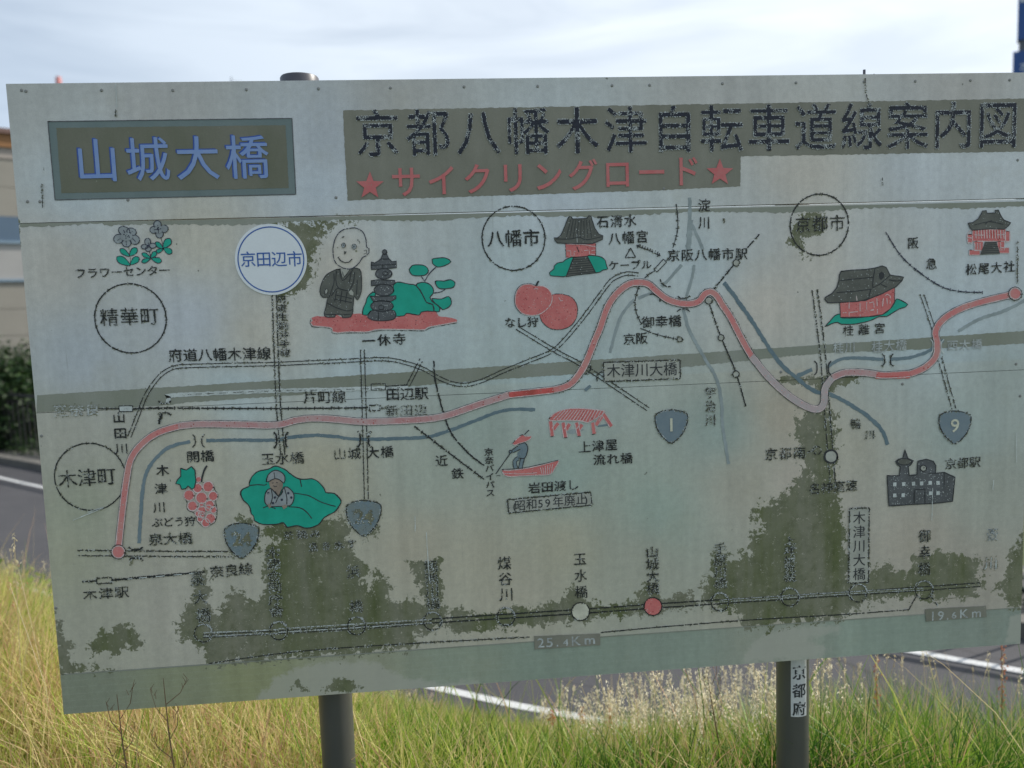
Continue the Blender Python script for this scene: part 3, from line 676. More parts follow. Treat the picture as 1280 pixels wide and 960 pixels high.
for q in [[(270, 400), (275, 440), (290, 485), (330, 450), (370, 400)], [(290, 400), (300, 455), (345, 405)], [(245, 410), (240, 480), (260, 540), (330, 560)], [(205, 600), (240, 550), (260, 540)], [(190, 610), (225, 500), (225, 430)], [(235, 590), (360, 620)], [(225, 620), (360, 650)], [(245, 560), (230, 640)], [(285, 560), (272, 650)], [(325, 570), (310, 650)],
          [(170, 650), (250, 690), (330, 712), (365, 700)], [(380, 420), (370, 500), (340, 560)], [(395, 590), (400, 480)], [(160, 738), (240, 738)], [(290, 740), (350, 735)], [(355, 420), (340, 500)]]: a.line(q, .9, 'black_solid', 6)
a.ell((168, 566), 11, 20, 'film', 6, .8, 'black_solid', .2); a.fill([(335, 570), (355, 552), (372, 575), (370, 597), (345, 590)], 'film', 6)
a.fill([(276, 400), (290, 395), (300, 440), (330, 415), (352, 396), (345, 412), (302, 458), (292, 462)], 'film', 6)
a.fill([(282, 399), (345, 399), (304, 448)], 'film', 7, False)
head = [(345, 92), (400, 94), (445, 125), (466, 180), (470, 233), (488, 245), (488, 275), (467, 298), (440, 310), (415, 350), (380, 383), (345, 398), (300, 392), (255, 368), (228, 330), (218, 270), (222, 220), (240, 160), (280, 112)]
a.line(head, 1.2, 'navy', 7, True)
a.line([(450, 285), (470, 280), (470, 255), (450, 262)], .8, 'black', 7)
for c, r in [((297, 220), 15), ((377, 230), 17)]: a.ell(c, r, r*1.15, 'flowergrey', 6, .9, 'black_worn'); a.ell(c, r*.4, None, 'black_worn', 7)
a.line([(278, 170), (292, 158), (308, 155)], 1.3, 'black_worn', 7); a.line([(402, 178), (415, 190), (418, 205)], 1.3, 'black_worn', 7)
a.fill([(300, 262), (320, 268), (308, 292), (302, 285)], 'black_worn', 7); a.ell((255, 237), 8, 8, 'rim', 6); a.ell((393, 262), 8, 8, 'rim', 6)
a.line([(255, 308), (275, 335), (310, 350), (340, 345), (362, 322)], 1.3, 'black', 7); a.line([(252, 315), (265, 305)], .9, 'black', 7)
a.build('boy_drawing', label='smiling boy with a shaved head in a charcoal robe')
text('一休寺', 461, 426.5, 499, 424, 17.5, 16)

# shrine on steps, pears (survey origin 630,255 scale 6)
a = Art((630, 255, 6))
roof = [(480, 105), (490, 95), (505, 98), (515, 112), (620, 108), (635, 88), (652, 90), (660, 120), (680, 180), (710, 225), (742, 238), (738, 265), (700, 282), (660, 298), (540, 298), (400, 293), (382, 275), (375, 252), (400, 255), (425, 235), (450, 180)]
a.fill([(460, 295), (688, 295), (688, 385), (625, 395), (520, 400), (465, 402)], 'red', 2, False, .2); a.line([(460, 295), (465, 402)], .8, 'black_worn', 3); a.line([(688, 295), (688, 385)], .8, 'black_worn', 3)
for q in [[(470, 352), (500, 352), (500, 392), (525, 390), (525, 358), (540, 355)], [(600, 350), (640, 345), (640, 375), (680, 380)], [(655, 350), (685, 345)], [(470, 300), (600, 305), (685, 320)]]: a.line(q, .8, 'pinkline', 4, smooth=False)
a.fill(roof, 'char', 4, False, .1); a.line(roof, 1.0, 'black_solid', 5, True, False)
for xx in range(490, 650, 20): a.line([(xx+8, 120), (xx+(xx-560)*.35, 255)], .7, 'black_solid', 6)
a.line([(510, 112), (625, 108)], .9, 'black_solid', 6); a.line([(390, 262), (500, 262), (560, 250), (620, 268), (735, 245)], .9, 'black_solid', 6); a.line([(545, 320), (562, 362)], 1.0, 'black_solid', 5)
for q in [[(520, 400), (465, 415), (440, 435), (400, 442), (375, 465), (375, 485), (340, 515), (345, 535), (400, 542), (465, 540), (490, 480)], [(625, 392), (680, 388), (730, 398), (760, 425), (768, 460), (778, 488), (740, 495), (720, 510), (685, 517), (660, 460)]]:
    a.fill(q, 'teal', 3, True, .1); a.line(q, 1.0, 'black_solid', 4, True)
a.fill([(520, 400), (625, 392), (688, 517), (560, 530), (465, 545)], 'char', 3, False); a.line([(520, 400), (625, 392), (688, 517), (560, 530), (465, 545)], 1.0, 'black_solid', 4, True, False)
for i in range(7): a.line([(515-i*7, 418+i*18), (632+i*8, 410+i*16)], .8, 'black_solid', 5)
a.line([(545, 225), (548, 290)], .6, 'palewhite', 6)
a.build('shrine_drawing', label='charcoal roofed red shrine above teal banks and steps')
a = Art((630, 255, 6))
p2 = [(270, 850), (300, 900), (350, 935), (420, 942), (490, 920), (535, 870), (552, 800), (540, 740), (500, 695), (440, 677), (370, 678), (320, 720), (270, 790)]
p1 = [(245, 615), (190, 600), (130, 612), (95, 655), (82, 715), (92, 770), (130, 815), (190, 835), (260, 828), (320, 790), (355, 740), (360, 685), (335, 640), (290, 615)]
for q in (p2, p1): a.fill(q, 'red', 2 if q is p2 else 4, True, .15); a.line(q, 1.1, 'pinkline' if q is p1 else 'black_worn', 3 if q is p2 else 5, True)
a.line([(245, 612), (190, 597), (128, 608), (90, 655), (78, 715), (90, 775), (130, 822)], .8, 'black', 5)
a.line([(260, 578), (250, 592), (243, 612)], 2.2, 'black_solid', 6); a.line([(222, 640), (240, 630), (255, 640)], 1.0, 'pinkline', 6); a.line([(410, 700), (425, 728), (440, 722)], 1.0, 'pinkline', 6)
a.build('pear_drawing', label='two faded red pears')
text('なし狩', 637.5, 403.5, 666, 402.5, 15, 14); text('石清水', 753.5, 277.5, 787.5, 276, 17); text('八幡宮', 768, 298.5, 802.5, 296, 17); text('ケーブル', 767, 332, 808, 331, 14, 13)
a = Art(); a.line([(788, 310), (781.5, 322), (794.5, 321.5)], 1.0, 'black', 4, True, False); a.build('triangle_mark')

# ---- rivers
a = Art()
a.line([(174, 679), (176, 645), (179, 610), (187, 583), (210, 560), (238, 552)], 4.2, 'slate', 2)
a.line([(258, 550.6), (300, 550), (344, 550), (361, 547), (394, 544), (420, 545.7), (449, 549), (524.7, 547), (554, 540.8), (590, 527.6), (630, 513), (669, 512)], 4.2, 'slate_blue', 2)
a.build('river_line', label='slate blue river beside the left half of the route')
a = Art()
for q, wd in [([(762.5, 441), (770, 413), (775, 398), (783, 385), (793, 374)], 3.6), ([(798, 372.5), (815, 366)], 3.6), ([(827, 358), (838, 347), (852, 331)], 3.6), ([(862, 247), (862.5, 278), (863, 296)], 4.2), ([(863, 275), (861, 300), (860, 312)], 6.5), ([(865, 281), (872, 296), (879, 312)], 3.6), ([(867.5, 331), (865, 347), (858, 370)], 3.6),
              ([(854, 387), (857, 398), (862, 414), (880.6, 447.5), (895.6, 473.7), (902, 504), (903, 530), (910.6, 580)], 4.0)]: a.line(q, wd, 'grey_river', 2)
a.build('river_line', label='grey river running down from the top of the map')
a = Art()
a.line([(905, 353), (918, 370), (936.7, 396.7), (950, 417.5), (972.5, 451), (995, 472), (1017.5, 488.7), (1040, 494), (1062.5, 505.6), (1085, 520.6), (1102, 537.5), (1109, 556)], 5, 'slate_blue', 2)
a.line([(996, 470), (1015, 462)], 5, 'slate', 2); a.line([(1034, 459), (1055, 448), (1104, 449)], 4.2, 'slate', 2); a.line([(1113, 449), (1137.5, 446.8), (1160, 439), (1179, 425)], 4.2, 'slate', 2)
a.line([(1197.5, 414), (1224, 399), (1257.5, 387.5), (1289, 371)], 4, 'grey_river', 2)
a.build('river_line', label='blue grey river crossing the right half of the map')
# ---- roads
def road(pts, gap=5, wd=1.0, key='black', smooth=True, inner=None, label=None, jit=.5):
    a = Art(); a.double(pts, gap, wd, key, 4, inner, smooth, jit); a.build('road_line', label=label)
road([(162, 546), (173, 518), (184, 491.5), (200, 470), (216.5, 459.7), (236, 457.4), (290, 456), (344.5, 454.8), (420, 451.5), (478.7, 449), (508, 453.8), (531, 462), (554, 475), (577, 481), (600, 476.8), (629.7, 463.7), (662.5, 450.5), (692, 437.4), (715, 414), (736.7, 386.7), (760, 355), (770, 346.7), (783, 342), (798, 343)], 4.2)
road([(343, 368), (346, 459), (348.4, 511), (353.6, 569)], 5.2, 1.2, 'black_worn')
road([(453, 437), (454.5, 486), (456, 537.5), (458, 624)], 5); road([(1018, 362), (1028, 440), (1032.5, 500), (1037.5, 562)], 6.5, 1.1, 'black_worn'); road([(1038.5, 578), (1041, 604)], 6.5, 1.0, 'black_worn')
road([(1152, 367), (1167, 412)], 4.6, .8); road([(1174, 446), (1192, 511)], 5, .9, 'black_worn'); road([(646, 409.5), (692, 437.4), (731, 458.7), (810, 511.5)], 4.6, 1.0, 'black'); road([(527, 449), (510, 482)], 4.2)
road([(97, 691), (200, 692), (290, 692.5)], 6.5, 1.1, 'black_worn')
a = Art(); a.line([(210, 503), (212, 497), (218, 494), (344.5, 488.5), (420, 486.8), (510, 484)], 5, 'palewhite', 3); a.line([(235, 493), (344, 488.5), (420, 487), (500, 484.5)], .8, 'black_worn', 4, dash=(5, 3)); a.line([(464, 480), (482, 479.5), (482, 487), (464, 487.5)], 1, 'black', 5, True, False); a.line([(482, 483), (510, 481)], 1.4, 'black', 5); a.build('road_line', label='pale road along the grey band')
# ---- rails
a = Art(); a.rail([(121, 511), (149, 510.5)]); a.fill([(149, 507.5), (166, 507), (166.5, 514), (149.5, 514.5)], 'palewhite', 4, False); a.line([(149, 507.5), (166, 507), (166.5, 514), (149.5, 514.5)], 1, 'black', 5, True, False)
a.rail([(166, 511), (205, 510), (350, 510.5), (460, 509.5)], 1.7); a.line([(462, 506.5), (475, 506), (475, 513), (462, 513.5)], 1, 'black_worn', 5, True, False); a.line([(475, 510), (486, 510)], 1.2, 'black_worn', 5); a.build('rail_line', label='ticked railway line left of centre')
a = Art(); a.rail([(542.4, 449), (544, 475), (554, 514.5), (564, 541), (584, 565), (605, 581.8)], 1.8, 3.2, 22); a.build('rail_line'); a = Art(); a.rail([(518, 532.6), (560, 565), (605, 599)], 1.7, 4.5, 9); a.build('rail_line')
a = Art(); a.rail([(845, 255), (847, 273), (846, 291.7), (841, 310)]); a.rail([(833, 326), (838, 320)]); q = [(817.5, 336.7), (829, 324), (833, 327.5), (821, 340)]; a.fill(q, 'palewhite', 4, False); a.line(q, 1, 'black', 5, True, False)
a.rail([(819, 338), (806.7, 346.7), (798, 360), (794, 375), (795, 390), (801.7, 405)]); a.build('rail_line', label='railway passing the shrine')
a = Art(); a.rail([(800, 410), (819, 417.5), (846, 424)]); a.ell((849.5, 424), 3.2, None, 'film', 5, 1, 'black'); a.build('rail_line')
a = Art(); a.line([(797, 308), (810, 312.5), (823, 319)], 1, 'black', 5)
for t in np.linspace(0, 1, 8): a.line([(799+t*22, 309+t*9), (800.5+t*22, 305.5+t*9)], .9, 'black', 5)
a.fill([(795, 306), (799, 306), (797, 311)], 'black_solid', 6, False); a.fill([(824, 316), (825.5, 320), (820.5, 321)], 'black_solid', 6, False); a.build('cable_line')
a = Art(); a.line([(949, 293), (934, 309.5)], 1.6, 'black', 5); a.line([(917, 331), (890, 364)], 1.6, 'black', 5); a.line([(887, 381), (900, 419), (919, 464), (932, 508)], 1.5, 'black', 5)
for c, r in [((920, 328.5), 4), ((885.6, 375.6), 4.4), ((901, 422), 3.8), ((919.5, 467.5), 4)]: a.ell(c, r, None, 'film', 6, 1.1, 'black')
a.build('rail_line', label='station line with small open circles')
a = Art(); a.rail([(1106.7, 290), (1126, 320), (1149, 340.6), (1175, 357.5), (1197.5, 364), (1227.5, 365.7)], 1.6, 4, 9, 'navy'); a.build('rail_line', label='ticked railway at the upper right')
a = Art(); a.line([(103, 727), (121, 726)], 1.8, 'black_worn', 5, jit=.6); a.line([(121, 722.5), (140, 721.5), (140.5, 728.5), (121.5, 729.5)], 1.1, 'black_worn', 5, True, False); a.line([(140, 725), (190, 720.5), (256, 714.5)], 2.4, 'black', 5, jit=.6); a.line([(160, 723.5), (245, 716)], 1, 'palewhite', 6, dash=(6, 3)); a.build('rail_line', label='thick black railway at the lower left')
# ---- red route
R1 = [(148.5, 686), (151, 660), (155, 625), (159, 596.5), (164, 573.6), (177, 555.5), (197, 541), (223, 532.6)]
R2 = [(223, 532.6), (249, 530), (300, 530.5), (344.5, 531), (371, 525), (394, 522.7), (420, 524), (452.5, 527), (490, 526), (531, 523.7), (557.5, 519.4), (597, 506), (636, 493.5)]
R3 = [(636, 493.5), (662.5, 490.6), (692, 487.2)]
R4 = [(692, 487.2), (707, 483), (718, 475), (731, 455.5), (744.5, 422.6), (750, 410), (758, 386.7), (768, 370), (783, 356.7), (796.7, 353), (810, 355), (820, 363.5), (833, 373.5), (848, 378.7), (863, 379.7), (874, 376), (880, 368), (887.5, 364.7), (895, 369), (903, 381.7), (913, 396.7), (927.5, 425), (939, 445)]
R5 = [(939, 445), (961, 472), (987.5, 496), (1010, 509), (1023, 511), (1029.5, 503), (1031, 485), (1040, 472)]
R6 = [(1040, 472), (1055, 466), (1077.5, 465.5), (1095, 468)]; R7 = [(1095, 468), (1107.5, 469), (1137.5, 467)]
R8 = [(1137.5, 467), (1156, 459), (1169, 445.6), (1171, 429), (1169, 413.8), (1179, 398.8), (1201, 385.6), (1231, 376), (1265, 368)]
a = Art()
for q, k_ in [(R1, 'route'), (R2, 'route_pale'), (R3, 'red_hot'), (R4, 'route'), (R5, 'route_white'), (R6, 'route_pale'), (R7, 'red'), (R8, 'route')]:
    a.line(q, 7.0, k_, 6, jit=.10); a.double(q, 7.4, 1.0, 'pinkline', 7, None, True, .4); a.double(q, 9.0, .7, 'char2' if q is not R4 else 'black', 6, None, True, .7)
for q in (R1, R2, R3, R4, R5, R6, R7, R8):
    for p in catmull(q, False, 2.2):
        for _ in range(2):
            if random.random() < (.34 if q in (R2, R5, R6) else .2): a.chip(p[0]+random.uniform(-3.4, 3.4), p[1]+random.uniform(-3.4, 3.4), random.uniform(.6, 1.8), random.choice(['f_pink', 'f_pink', 'f_red' if q is not R5 else 'f_light']), 6.9)
a.line([(1094, 472), (1137, 471.5)], 2.5, 'red_hot', 7)
for c, r in [((148.5, 689.5), 7.6), ((1268, 367), 7)]: a.ell(c, r, None, 'route', 8, 1.2, 'pinkline'); a.ell(c, r+1.4, None, None, 8, .8, 'black')
a.build('route_line', label='red cycling route winding across the whole map')
# ---- bridge marks
def bridge(cx, cy, ang, half=7, gap=9, key='black', wd=1.4):
    ca, sa = math.cos(ang), math.sin(ang)
    for s in (-1, 1):
        a = Art()
        pts = [(s*(gap/2+3), -half-1), (s*gap/2, -half+2.5), (s*gap/2, half-2.5), (s*(gap/2+3), half+1)]
        a.line([(cx+x*ca-y*sa, cy+x*sa+y*ca) for x, y in pts], wd, key, 6)
        a.build('bridge_mark')
for q in [(248.5, 551, 0, 7, 9), (351.5, 550, 0, 9, 12, 'black_worn', 2), (455.5, 549, 0, 9, 11, 'black_worn', 2), (170, 692, math.pi/2, 8, 11, 'black_worn', 2), (206, 510, math.pi/2, 7, 12, 'black_worn', 1.6), (854, 379.5, math.pi/2, 7, 14), (825, 363, math.pi/2+.6, 7, 17),
          (1028, 460, 0, 8, 15, 'black_solid', 1.6), (1109, 450, 0, 7, 8, 'black'), (1171, 433, 0, 8, 11, 'palewhite', 1.6), (742, 466, .5, 6, 12, 'black_worn')]: bridge(*q)
a = Art(); a.line([(203, 517), (200, 524), (199, 530)], 3, 'black_worn', 5, jit=.7); a.build('ink_blot'); a = Art(); a.line([(166, 697), (164, 707)], 3, 'rim', 5, jit=.7); a.build('ink_blot'); a = Art(); a.line([(738, 482), (731, 488)], 4, 'slate', 5); a.build('ink_blot')

# ---- place names
T = [('府道八幡木津線', 219.5, 444.5, 330, 442, 18.5, 17.5, 'clean'), ('府道生駒井手線', 352, 374, 356.5, 441, 13, 10.5, 'worn'), ('至奈良', 76, 514, 116, 512, 19, 16, 'ghost2'), ('山田川', 149, 522, 152.5, 561, 17, 15, 'clean'),
     ('片町線', 388, 496.5, 424, 496, 18.5, 17.5, 'semi'), ('田辺駅', 491, 493, 527, 492, 18.5, 17, 'clean'), ('新田辺', 490.5, 513.5, 526, 512.5, 17, 15, 'peeled'), ('開橋', 241.5, 571, 259.5, 570, 17.5, 16, 'clean'), ('木津川', 203.5, 588, 199.5, 634, 16, 15, 'clean'),
     ('ぶどう狩', 197, 653, 238, 651.5, 14, 13, 'clean'), ('泉大橋', 195, 674.5, 231.5, 673, 17.5, 16, 'worn'), ('玉水橋', 335, 574, 371.5, 572.6, 18.5, 16.5, 'semi'), ('山城', 425, 567.5, 443, 567, 17, 16, 'semi'), ('大橋', 466, 566, 484, 565, 17, 16, 'clean'),
     ('近', 552, 576, 552, 576, 16, 15, 'clean'), ('鉄', 572, 592, 572, 592, 16, 15, 'clean'), ('京奈バイパス', 611, 565, 613, 616, 12, 10.5, 'clean'), ('岩田渡し', 668, 610, 716, 606, 16.5, 14.5, 'clean'), ('上津屋', 731, 559, 764, 556, 16.5, 15.5, 'clean'), ('流れ橋', 749, 574.5, 783, 573, 16.5, 15, 'clean'),
     ('京阪八幡市駅', 842, 319.5, 926.5, 317.5, 17, 16, 'clean'), ('淀', 880, 257, 880, 257, 17, 17, 'clean'), ('川', 880, 278.5, 880, 278.5, 16, 17, 'clean'), ('御幸橋', 810, 403, 843.5, 401.5, 17.5, 16, 'clean'), ('京阪', 786.5, 424, 802, 423, 16.5, 15.5, 'clean'),
     ('桂川', 1047.5, 435, 1062, 434.5, 14.5, 15, 'pale'), ('桂大橋', 1096, 434, 1126, 431.5, 15.5, 15.5, 'pale'), ('西大橋', 1190, 432, 1220.5, 430.5, 15.5, 14, 'pale'), ('桂離宮', 1060, 413.5, 1099, 410.5, 15, 14.5, 'semi'), ('阪', 1141, 304, 1141, 304, 15.5, 15.5, 'clean'), ('急', 1164, 330, 1164, 330, 15.5, 15.5, 'clean'),
     ('松尾大社', 1213.5, 337, 1261, 333.5, 16, 15.5, 'clean'), ('宇治川', 888, 491, 888, 525, 14, 15, 'peeled'), ('鴨', 1069, 530, 1069, 530, 14, 14, 'worn'), ('川', 1087, 543.5, 1087, 543.5, 13, 13, 'peeled'), ('京都南', 963.5, 568, 999, 566, 17, 16, 'worn'), ('名神高速', 1018, 611, 1064, 607, 16, 15, 'worn'),
     ('京都駅', 1188, 580, 1218, 577.5, 16, 14.5, 'semi'), ('木津駅', 113, 743, 152.5, 740, 18, 16, 'semi'), ('奈良線', 271.5, 714.5, 307.5, 711.5, 18, 16, 'worn'), ('泉大橋', 247, 724, 254.5, 769, 18, 19, 'peeled'), ('木津合同庁舎', 341, 690.5, 346, 764, 18, 15, 'peeled'), ('浜', 442, 715, 442, 715, 17, 17, 'peeled'), ('橋', 445.5, 758, 445.5, 758, 17, 17, 'peeled'),
     ('堀池川橋', 538.5, 708, 541, 754, 18, 16, 'peeled'), ('煤谷川', 630.5, 704, 633, 743, 18, 18, 'semi'), ('玉水橋', 725, 699, 726.5, 740, 17, 17, 'semi'), ('山城大橋', 815, 690, 816, 735.5, 17, 16, 'worn'), ('手原川橋', 900, 686, 900.5, 729, 17, 15, 'peeled'), ('上津屋流橋', 987, 676, 987, 722, 15.5, 11.5, 'peeled'), ('御幸橋', 1155.5, 670, 1155, 711, 16.5, 18, 'worn'),
     ('壺', 1240, 668, 1240, 668, 17, 17, 'ghost'), ('川', 1238, 704, 1238, 704, 18, 18, 'ghost2'), ('茶摘み', 361, 669, 394, 667, 13, 11, 'peeled'), ('汲き水す', 392, 684, 440, 680, 12, 12, 'peeled')]
for st, x0, y0, x1, y1, sw, sh, sty in T: text(st, x0, y0, x1, y1, sw, sh, sty)
# boxed names
def boxname(box, chars, sty='fresh', sw=17, sh=None):
    a = Art(); a.fill(box, 'film', 6, False, .2); a.line(box, 1.2, 'black_worn', 7, True, False); p = a.build('name_box')
    a = Art()
    for ch, x, y in chars: put(a, ch, x, y, sw, sh, sty)
    a.build('lettering', p)
boxname([(754, 453), (849.5, 450), (850, 473), (755, 477)], [(c, 766.8+i*17.7, 463.5-i*.55) for i, c in enumerate('木津川大橋')], sw=18.5)
boxname([(634, 624.5), (738, 615), (740, 631), (636, 641)], [('(', 643, 632), ('昭', 650, 631.5), ('和', 664.5, 630), ('5', 675.5, 629), ('9', 684.5, 628.3), ('年', 697.5, 627), ('廃', 712, 625.5), ('止', 726.5, 624), (')', 732.5, 624)], sw=14.5)
boxname([(1061.5, 635.5), (1086, 634.5), (1085, 727.5), (1060.5, 728.5)], [(c, 1073.5, 647+i*17.6) for i, c in enumerate('木津川大橋')], sw=17)
def km(box, chars):
    a = Art(); a.fill(box, 'plate_title', 5, False, .3); p = a.build('distance_plate'); a = Art()
    for ch, x, y, s in chars: put(a, ch, x, y, s*1.1, s, 'pale', grow=.015)
    a.build('lettering', p)
km([(667.5, 795), (750, 791.5), (750.5, 806), (668, 811.5)], [('2', 676, 803, 17), ('5', 687, 802.3, 17), ('.', 696.5, 802, 16), ('4', 707, 802.5, 12), ('K', 719.5, 800.5, 17), ('m', 737, 799, 17)])
km([(1156, 761), (1232, 757), (1232.5, 770.6), (1157, 776.5)], [('1', 1165.5, 769.5, 16), ('9', 1175.5, 769, 16), ('.', 1184, 768.5, 16), ('6', 1192, 768.5, 12), ('K', 1204, 766.5, 16), ('m', 1220, 765.5, 16)])

# ---- stations along the foot of the map
a = Art(); nodes = [(254.5, 791, 'plate'), (348.7, 788, 'plate'), (445.8, 782, 'plate'), (540.7, 776, 'plate'), (632.5, 770.5, 'plate'), (725.5, 764, 'cream'), (816, 757.8, 'red'), (899.6, 752, 'plate'), (987, 746, 'plate'), (1072, 741, 'plate'), (1154.5, 737, 'plate')]
a.double([(254, 793), (348, 789)], 4.5, 1.2, 'flake', 4, None); a.double([(348, 788), (445, 782), (540, 776)], 4.5, 1.2, 'flake', 4, None); a.double([(254, 795), (445, 784.5), (540, 777)], 3.5, .9, 'black_worn', 4, None)
a.double([(540, 776), (725, 764), (816, 757.5), (899, 752)], 5, 1.5, 'black', 4, None); a.double([(899, 752), (1072, 741), (1225, 730.5)], 4.5, 1.1, 'black', 4, None); a.double([(899, 751), (1072, 740), (1154, 736)], 2.5, .8, 'flake', 5, None)
a.build('station_line', label='double line joining the station circles')
for x, y, k_ in nodes:
    a = Art(); a.ell((x, y), 11.2, None, None if k_ == 'plate' else k_, 6, 1.3, 'black' if k_ in ('cream', 'red') else 'black_worn')
    if k_ == 'plate': a.line([(x+11.4*math.cos(t), y-11.4*math.sin(t)) for t in np.linspace(.2, 2.2, 7)], 1.3, 'flake', 8)
    a.build('station_circle', label='red station circle' if k_ == 'red' else None)
a = Art(); a.line([(262, 829), (400, 811.7), (662, 796)], 1.1, 'black_worn', 3, jit=.7); a.line([(751, 790.5), (820, 784), (931, 775), (1062, 767.5), (1136, 762), (1141, 752), (1146, 744)], 1.2, 'black', 3, smooth=False, jit=.6); a.line([(1163, 744), (1172, 758)], 1.1, 'black_worn', 3); a.line([(1166, 750), (1225, 744)], .9, 'rim', 3)
a.build('printed_line', label='thin lower line of the distance scale')
a = Art(); a.ell((1038.3, 570.5), 8, None, 'film', 5, 2.2, 'black_solid'); a.ell((1021, 562.8), 5, None, None, 5, 1.3, 'black_worn'); a.line([(1008, 565), (1014, 563.5)], 1.2, 'black_worn', 5); a.build('station_circle', label='thick black junction circle')
# ---- shields
SH = [(-19.5, -13), (-10, -18), (0, -19.3), (10, -18), (20, -14), (19, 0), (12, 13), (2, 22), (-2, 22), (-13, 12), (-19, 0)]
for cx, cy, st, kk, sty, sc in [(838.8, 531.5, '1', 'shield', 'tan', 1), (1193, 532.5, '9', 'shield', 'tan', .98), (302, 674, '24', 'shield_pale', 'tanworn', 1.05), (454.5, 646, '24', 'shield_pale', 'tanworn', 1.07)]:
    a = Art(); P_ = [(cx+x*sc, cy+y*sc) for x, y in SH]; a.fill(P_, kk, 5, jit=.3); a.line(P_, 1.1, 'black_worn', 6, True, jit=.6); p = a.build('road_shield')
    a = Art()
    for i, ch in enumerate(st): put(a, ch, cx+(i-(len(st)-1)/2)*12, cy-1+.5*i, 26*sc, 24*sc, sty)
    a.build('lettering', p)
# ---- grapes (200,570 s 7.389)
a = Art((200, 570, 7.389))
for x, y, r in [(358, 215, 26), (385, 540, 30), (355, 530, 28), (450, 480, 30), (495, 495, 30), (350, 295, 42), (447, 282, 48), (492, 368, 42), (270, 360, 48), (385, 385, 52), (462, 448, 40), (302, 460, 45), (388, 500, 38), (385, 450, 20), (468, 575, 45), (372, 580, 26), (425, 615, 38)]:
    a.ell((x, y), r, None, 'red', 4, 1.3, 'pinkline')
a.line([(395, 245), (445, 240), (490, 262), (508, 310), (538, 365), (515, 410), (528, 500), (512, 600), (450, 645), (400, 650), (345, 600), (330, 540), (300, 515), (255, 495), (250, 420), (218, 370)], .9, 'black', 3)
a.line([(435, 88), (408, 135), (392, 190), (385, 240)], 2, 'black_solid', 5)
q = [(192, 112), (245, 128), (293, 95), (325, 130), (328, 180), (335, 230), (320, 290), (295, 305), (262, 275), (240, 300), (203, 305), (185, 262), (148, 252), (165, 215), (195, 185)]
a.fill(q, 'teal', 5, False, .1); a.line(q, 1.2, 'black_solid', 6, True, False); a.build('grape_drawing', label='bunch of faded red grapes with a teal leaf')
# ---- tea field with picker (290,570 s 6.4)
a = Art((290, 570, 6.4))
q = [(140, 215), (160, 165), (215, 120), (290, 105), (345, 80), (420, 105), (480, 150), (550, 185), (640, 182), (690, 205), (740, 260), (750, 290), (820, 300), (872, 355), (860, 395), (820, 445), (740, 490), (690, 548), (600, 575), (520, 555), (440, 568), (415, 532), (350, 545), (250, 545), (180, 515), (175, 480), (155, 460), (140, 400), (95, 355), (70, 305), (85, 265), (140, 240)]
a.fill(q, 'teal', 4, True, .2); a.line(q, 1.3, 'black_solid', 5, True, jit=.4)
for l_ in [[(145, 235), (200, 228), (265, 232), (280, 222)], [(500, 295), (560, 305), (620, 318), (720, 370), (830, 402)], [(455, 405), (540, 412), (590, 440), (640, 498)], [(545, 185), (558, 245)], [(250, 412), (285, 400), (350, 420)]]: a.line(l_, 1.2, 'black_solid', 5)
a.build('tea_field_drawing', label='teal tea bushes')
a = Art((290, 570, 6.4))
body = [(268, 300), (290, 265), (315, 258), (380, 320), (420, 245), (470, 265), (497, 310), (490, 365), (465, 395), (430, 400), (350, 402), (300, 400), (265, 370)]
a.fill(body, 'flowergrey', 6, True); a.line(body, 1.1, 'black_solid', 7, True)
a.fill([(300, 195), (330, 175), (385, 185), (410, 225), (395, 275), (375, 318), (330, 275), (305, 245)], 'skin', 6, True)
a.fill([(278, 205), (290, 150), (345, 112), (400, 130), (425, 165), (418, 215), (385, 190), (345, 178), (300, 200)], 'flowergrey', 7, True); a.line([(278, 205), (290, 150), (345, 112), (400, 130), (425, 165), (418, 215), (385, 190), (345, 178), (300, 200)], 1.1, 'black_solid', 8, True)
for l_ in [[(345, 178), (338, 130)], [(345, 280), (378, 322), (410, 280)], [(420, 250), (440, 330), (440, 385)], [(400, 265), (350, 375)], [(315, 262), (325, 330), (310, 385)]]: a.line(l_, 1.0, 'black_solid', 8)
for c in [(292, 295), (345, 330), (400, 348), (452, 295), (476, 330), (330, 375)]: a.ell(c, 10, None, 'navy', 8)
a.fill([(285, 385), (305, 378), (318, 400), (300, 418)], 'skin', 8); a.fill([(400, 398), (430, 385), (445, 405), (415, 424)], 'skin', 8)
a.line([(320, 215), (335, 212)], .8, 'black_solid', 8); a.line([(355, 210), (368, 212)], .8, 'black_solid', 8); a.line([(330, 235), (345, 242), (360, 240)], .8, 'black_solid', 8)
a.build('tea_picker_drawing', label='drawn tea picker in a headscarf')
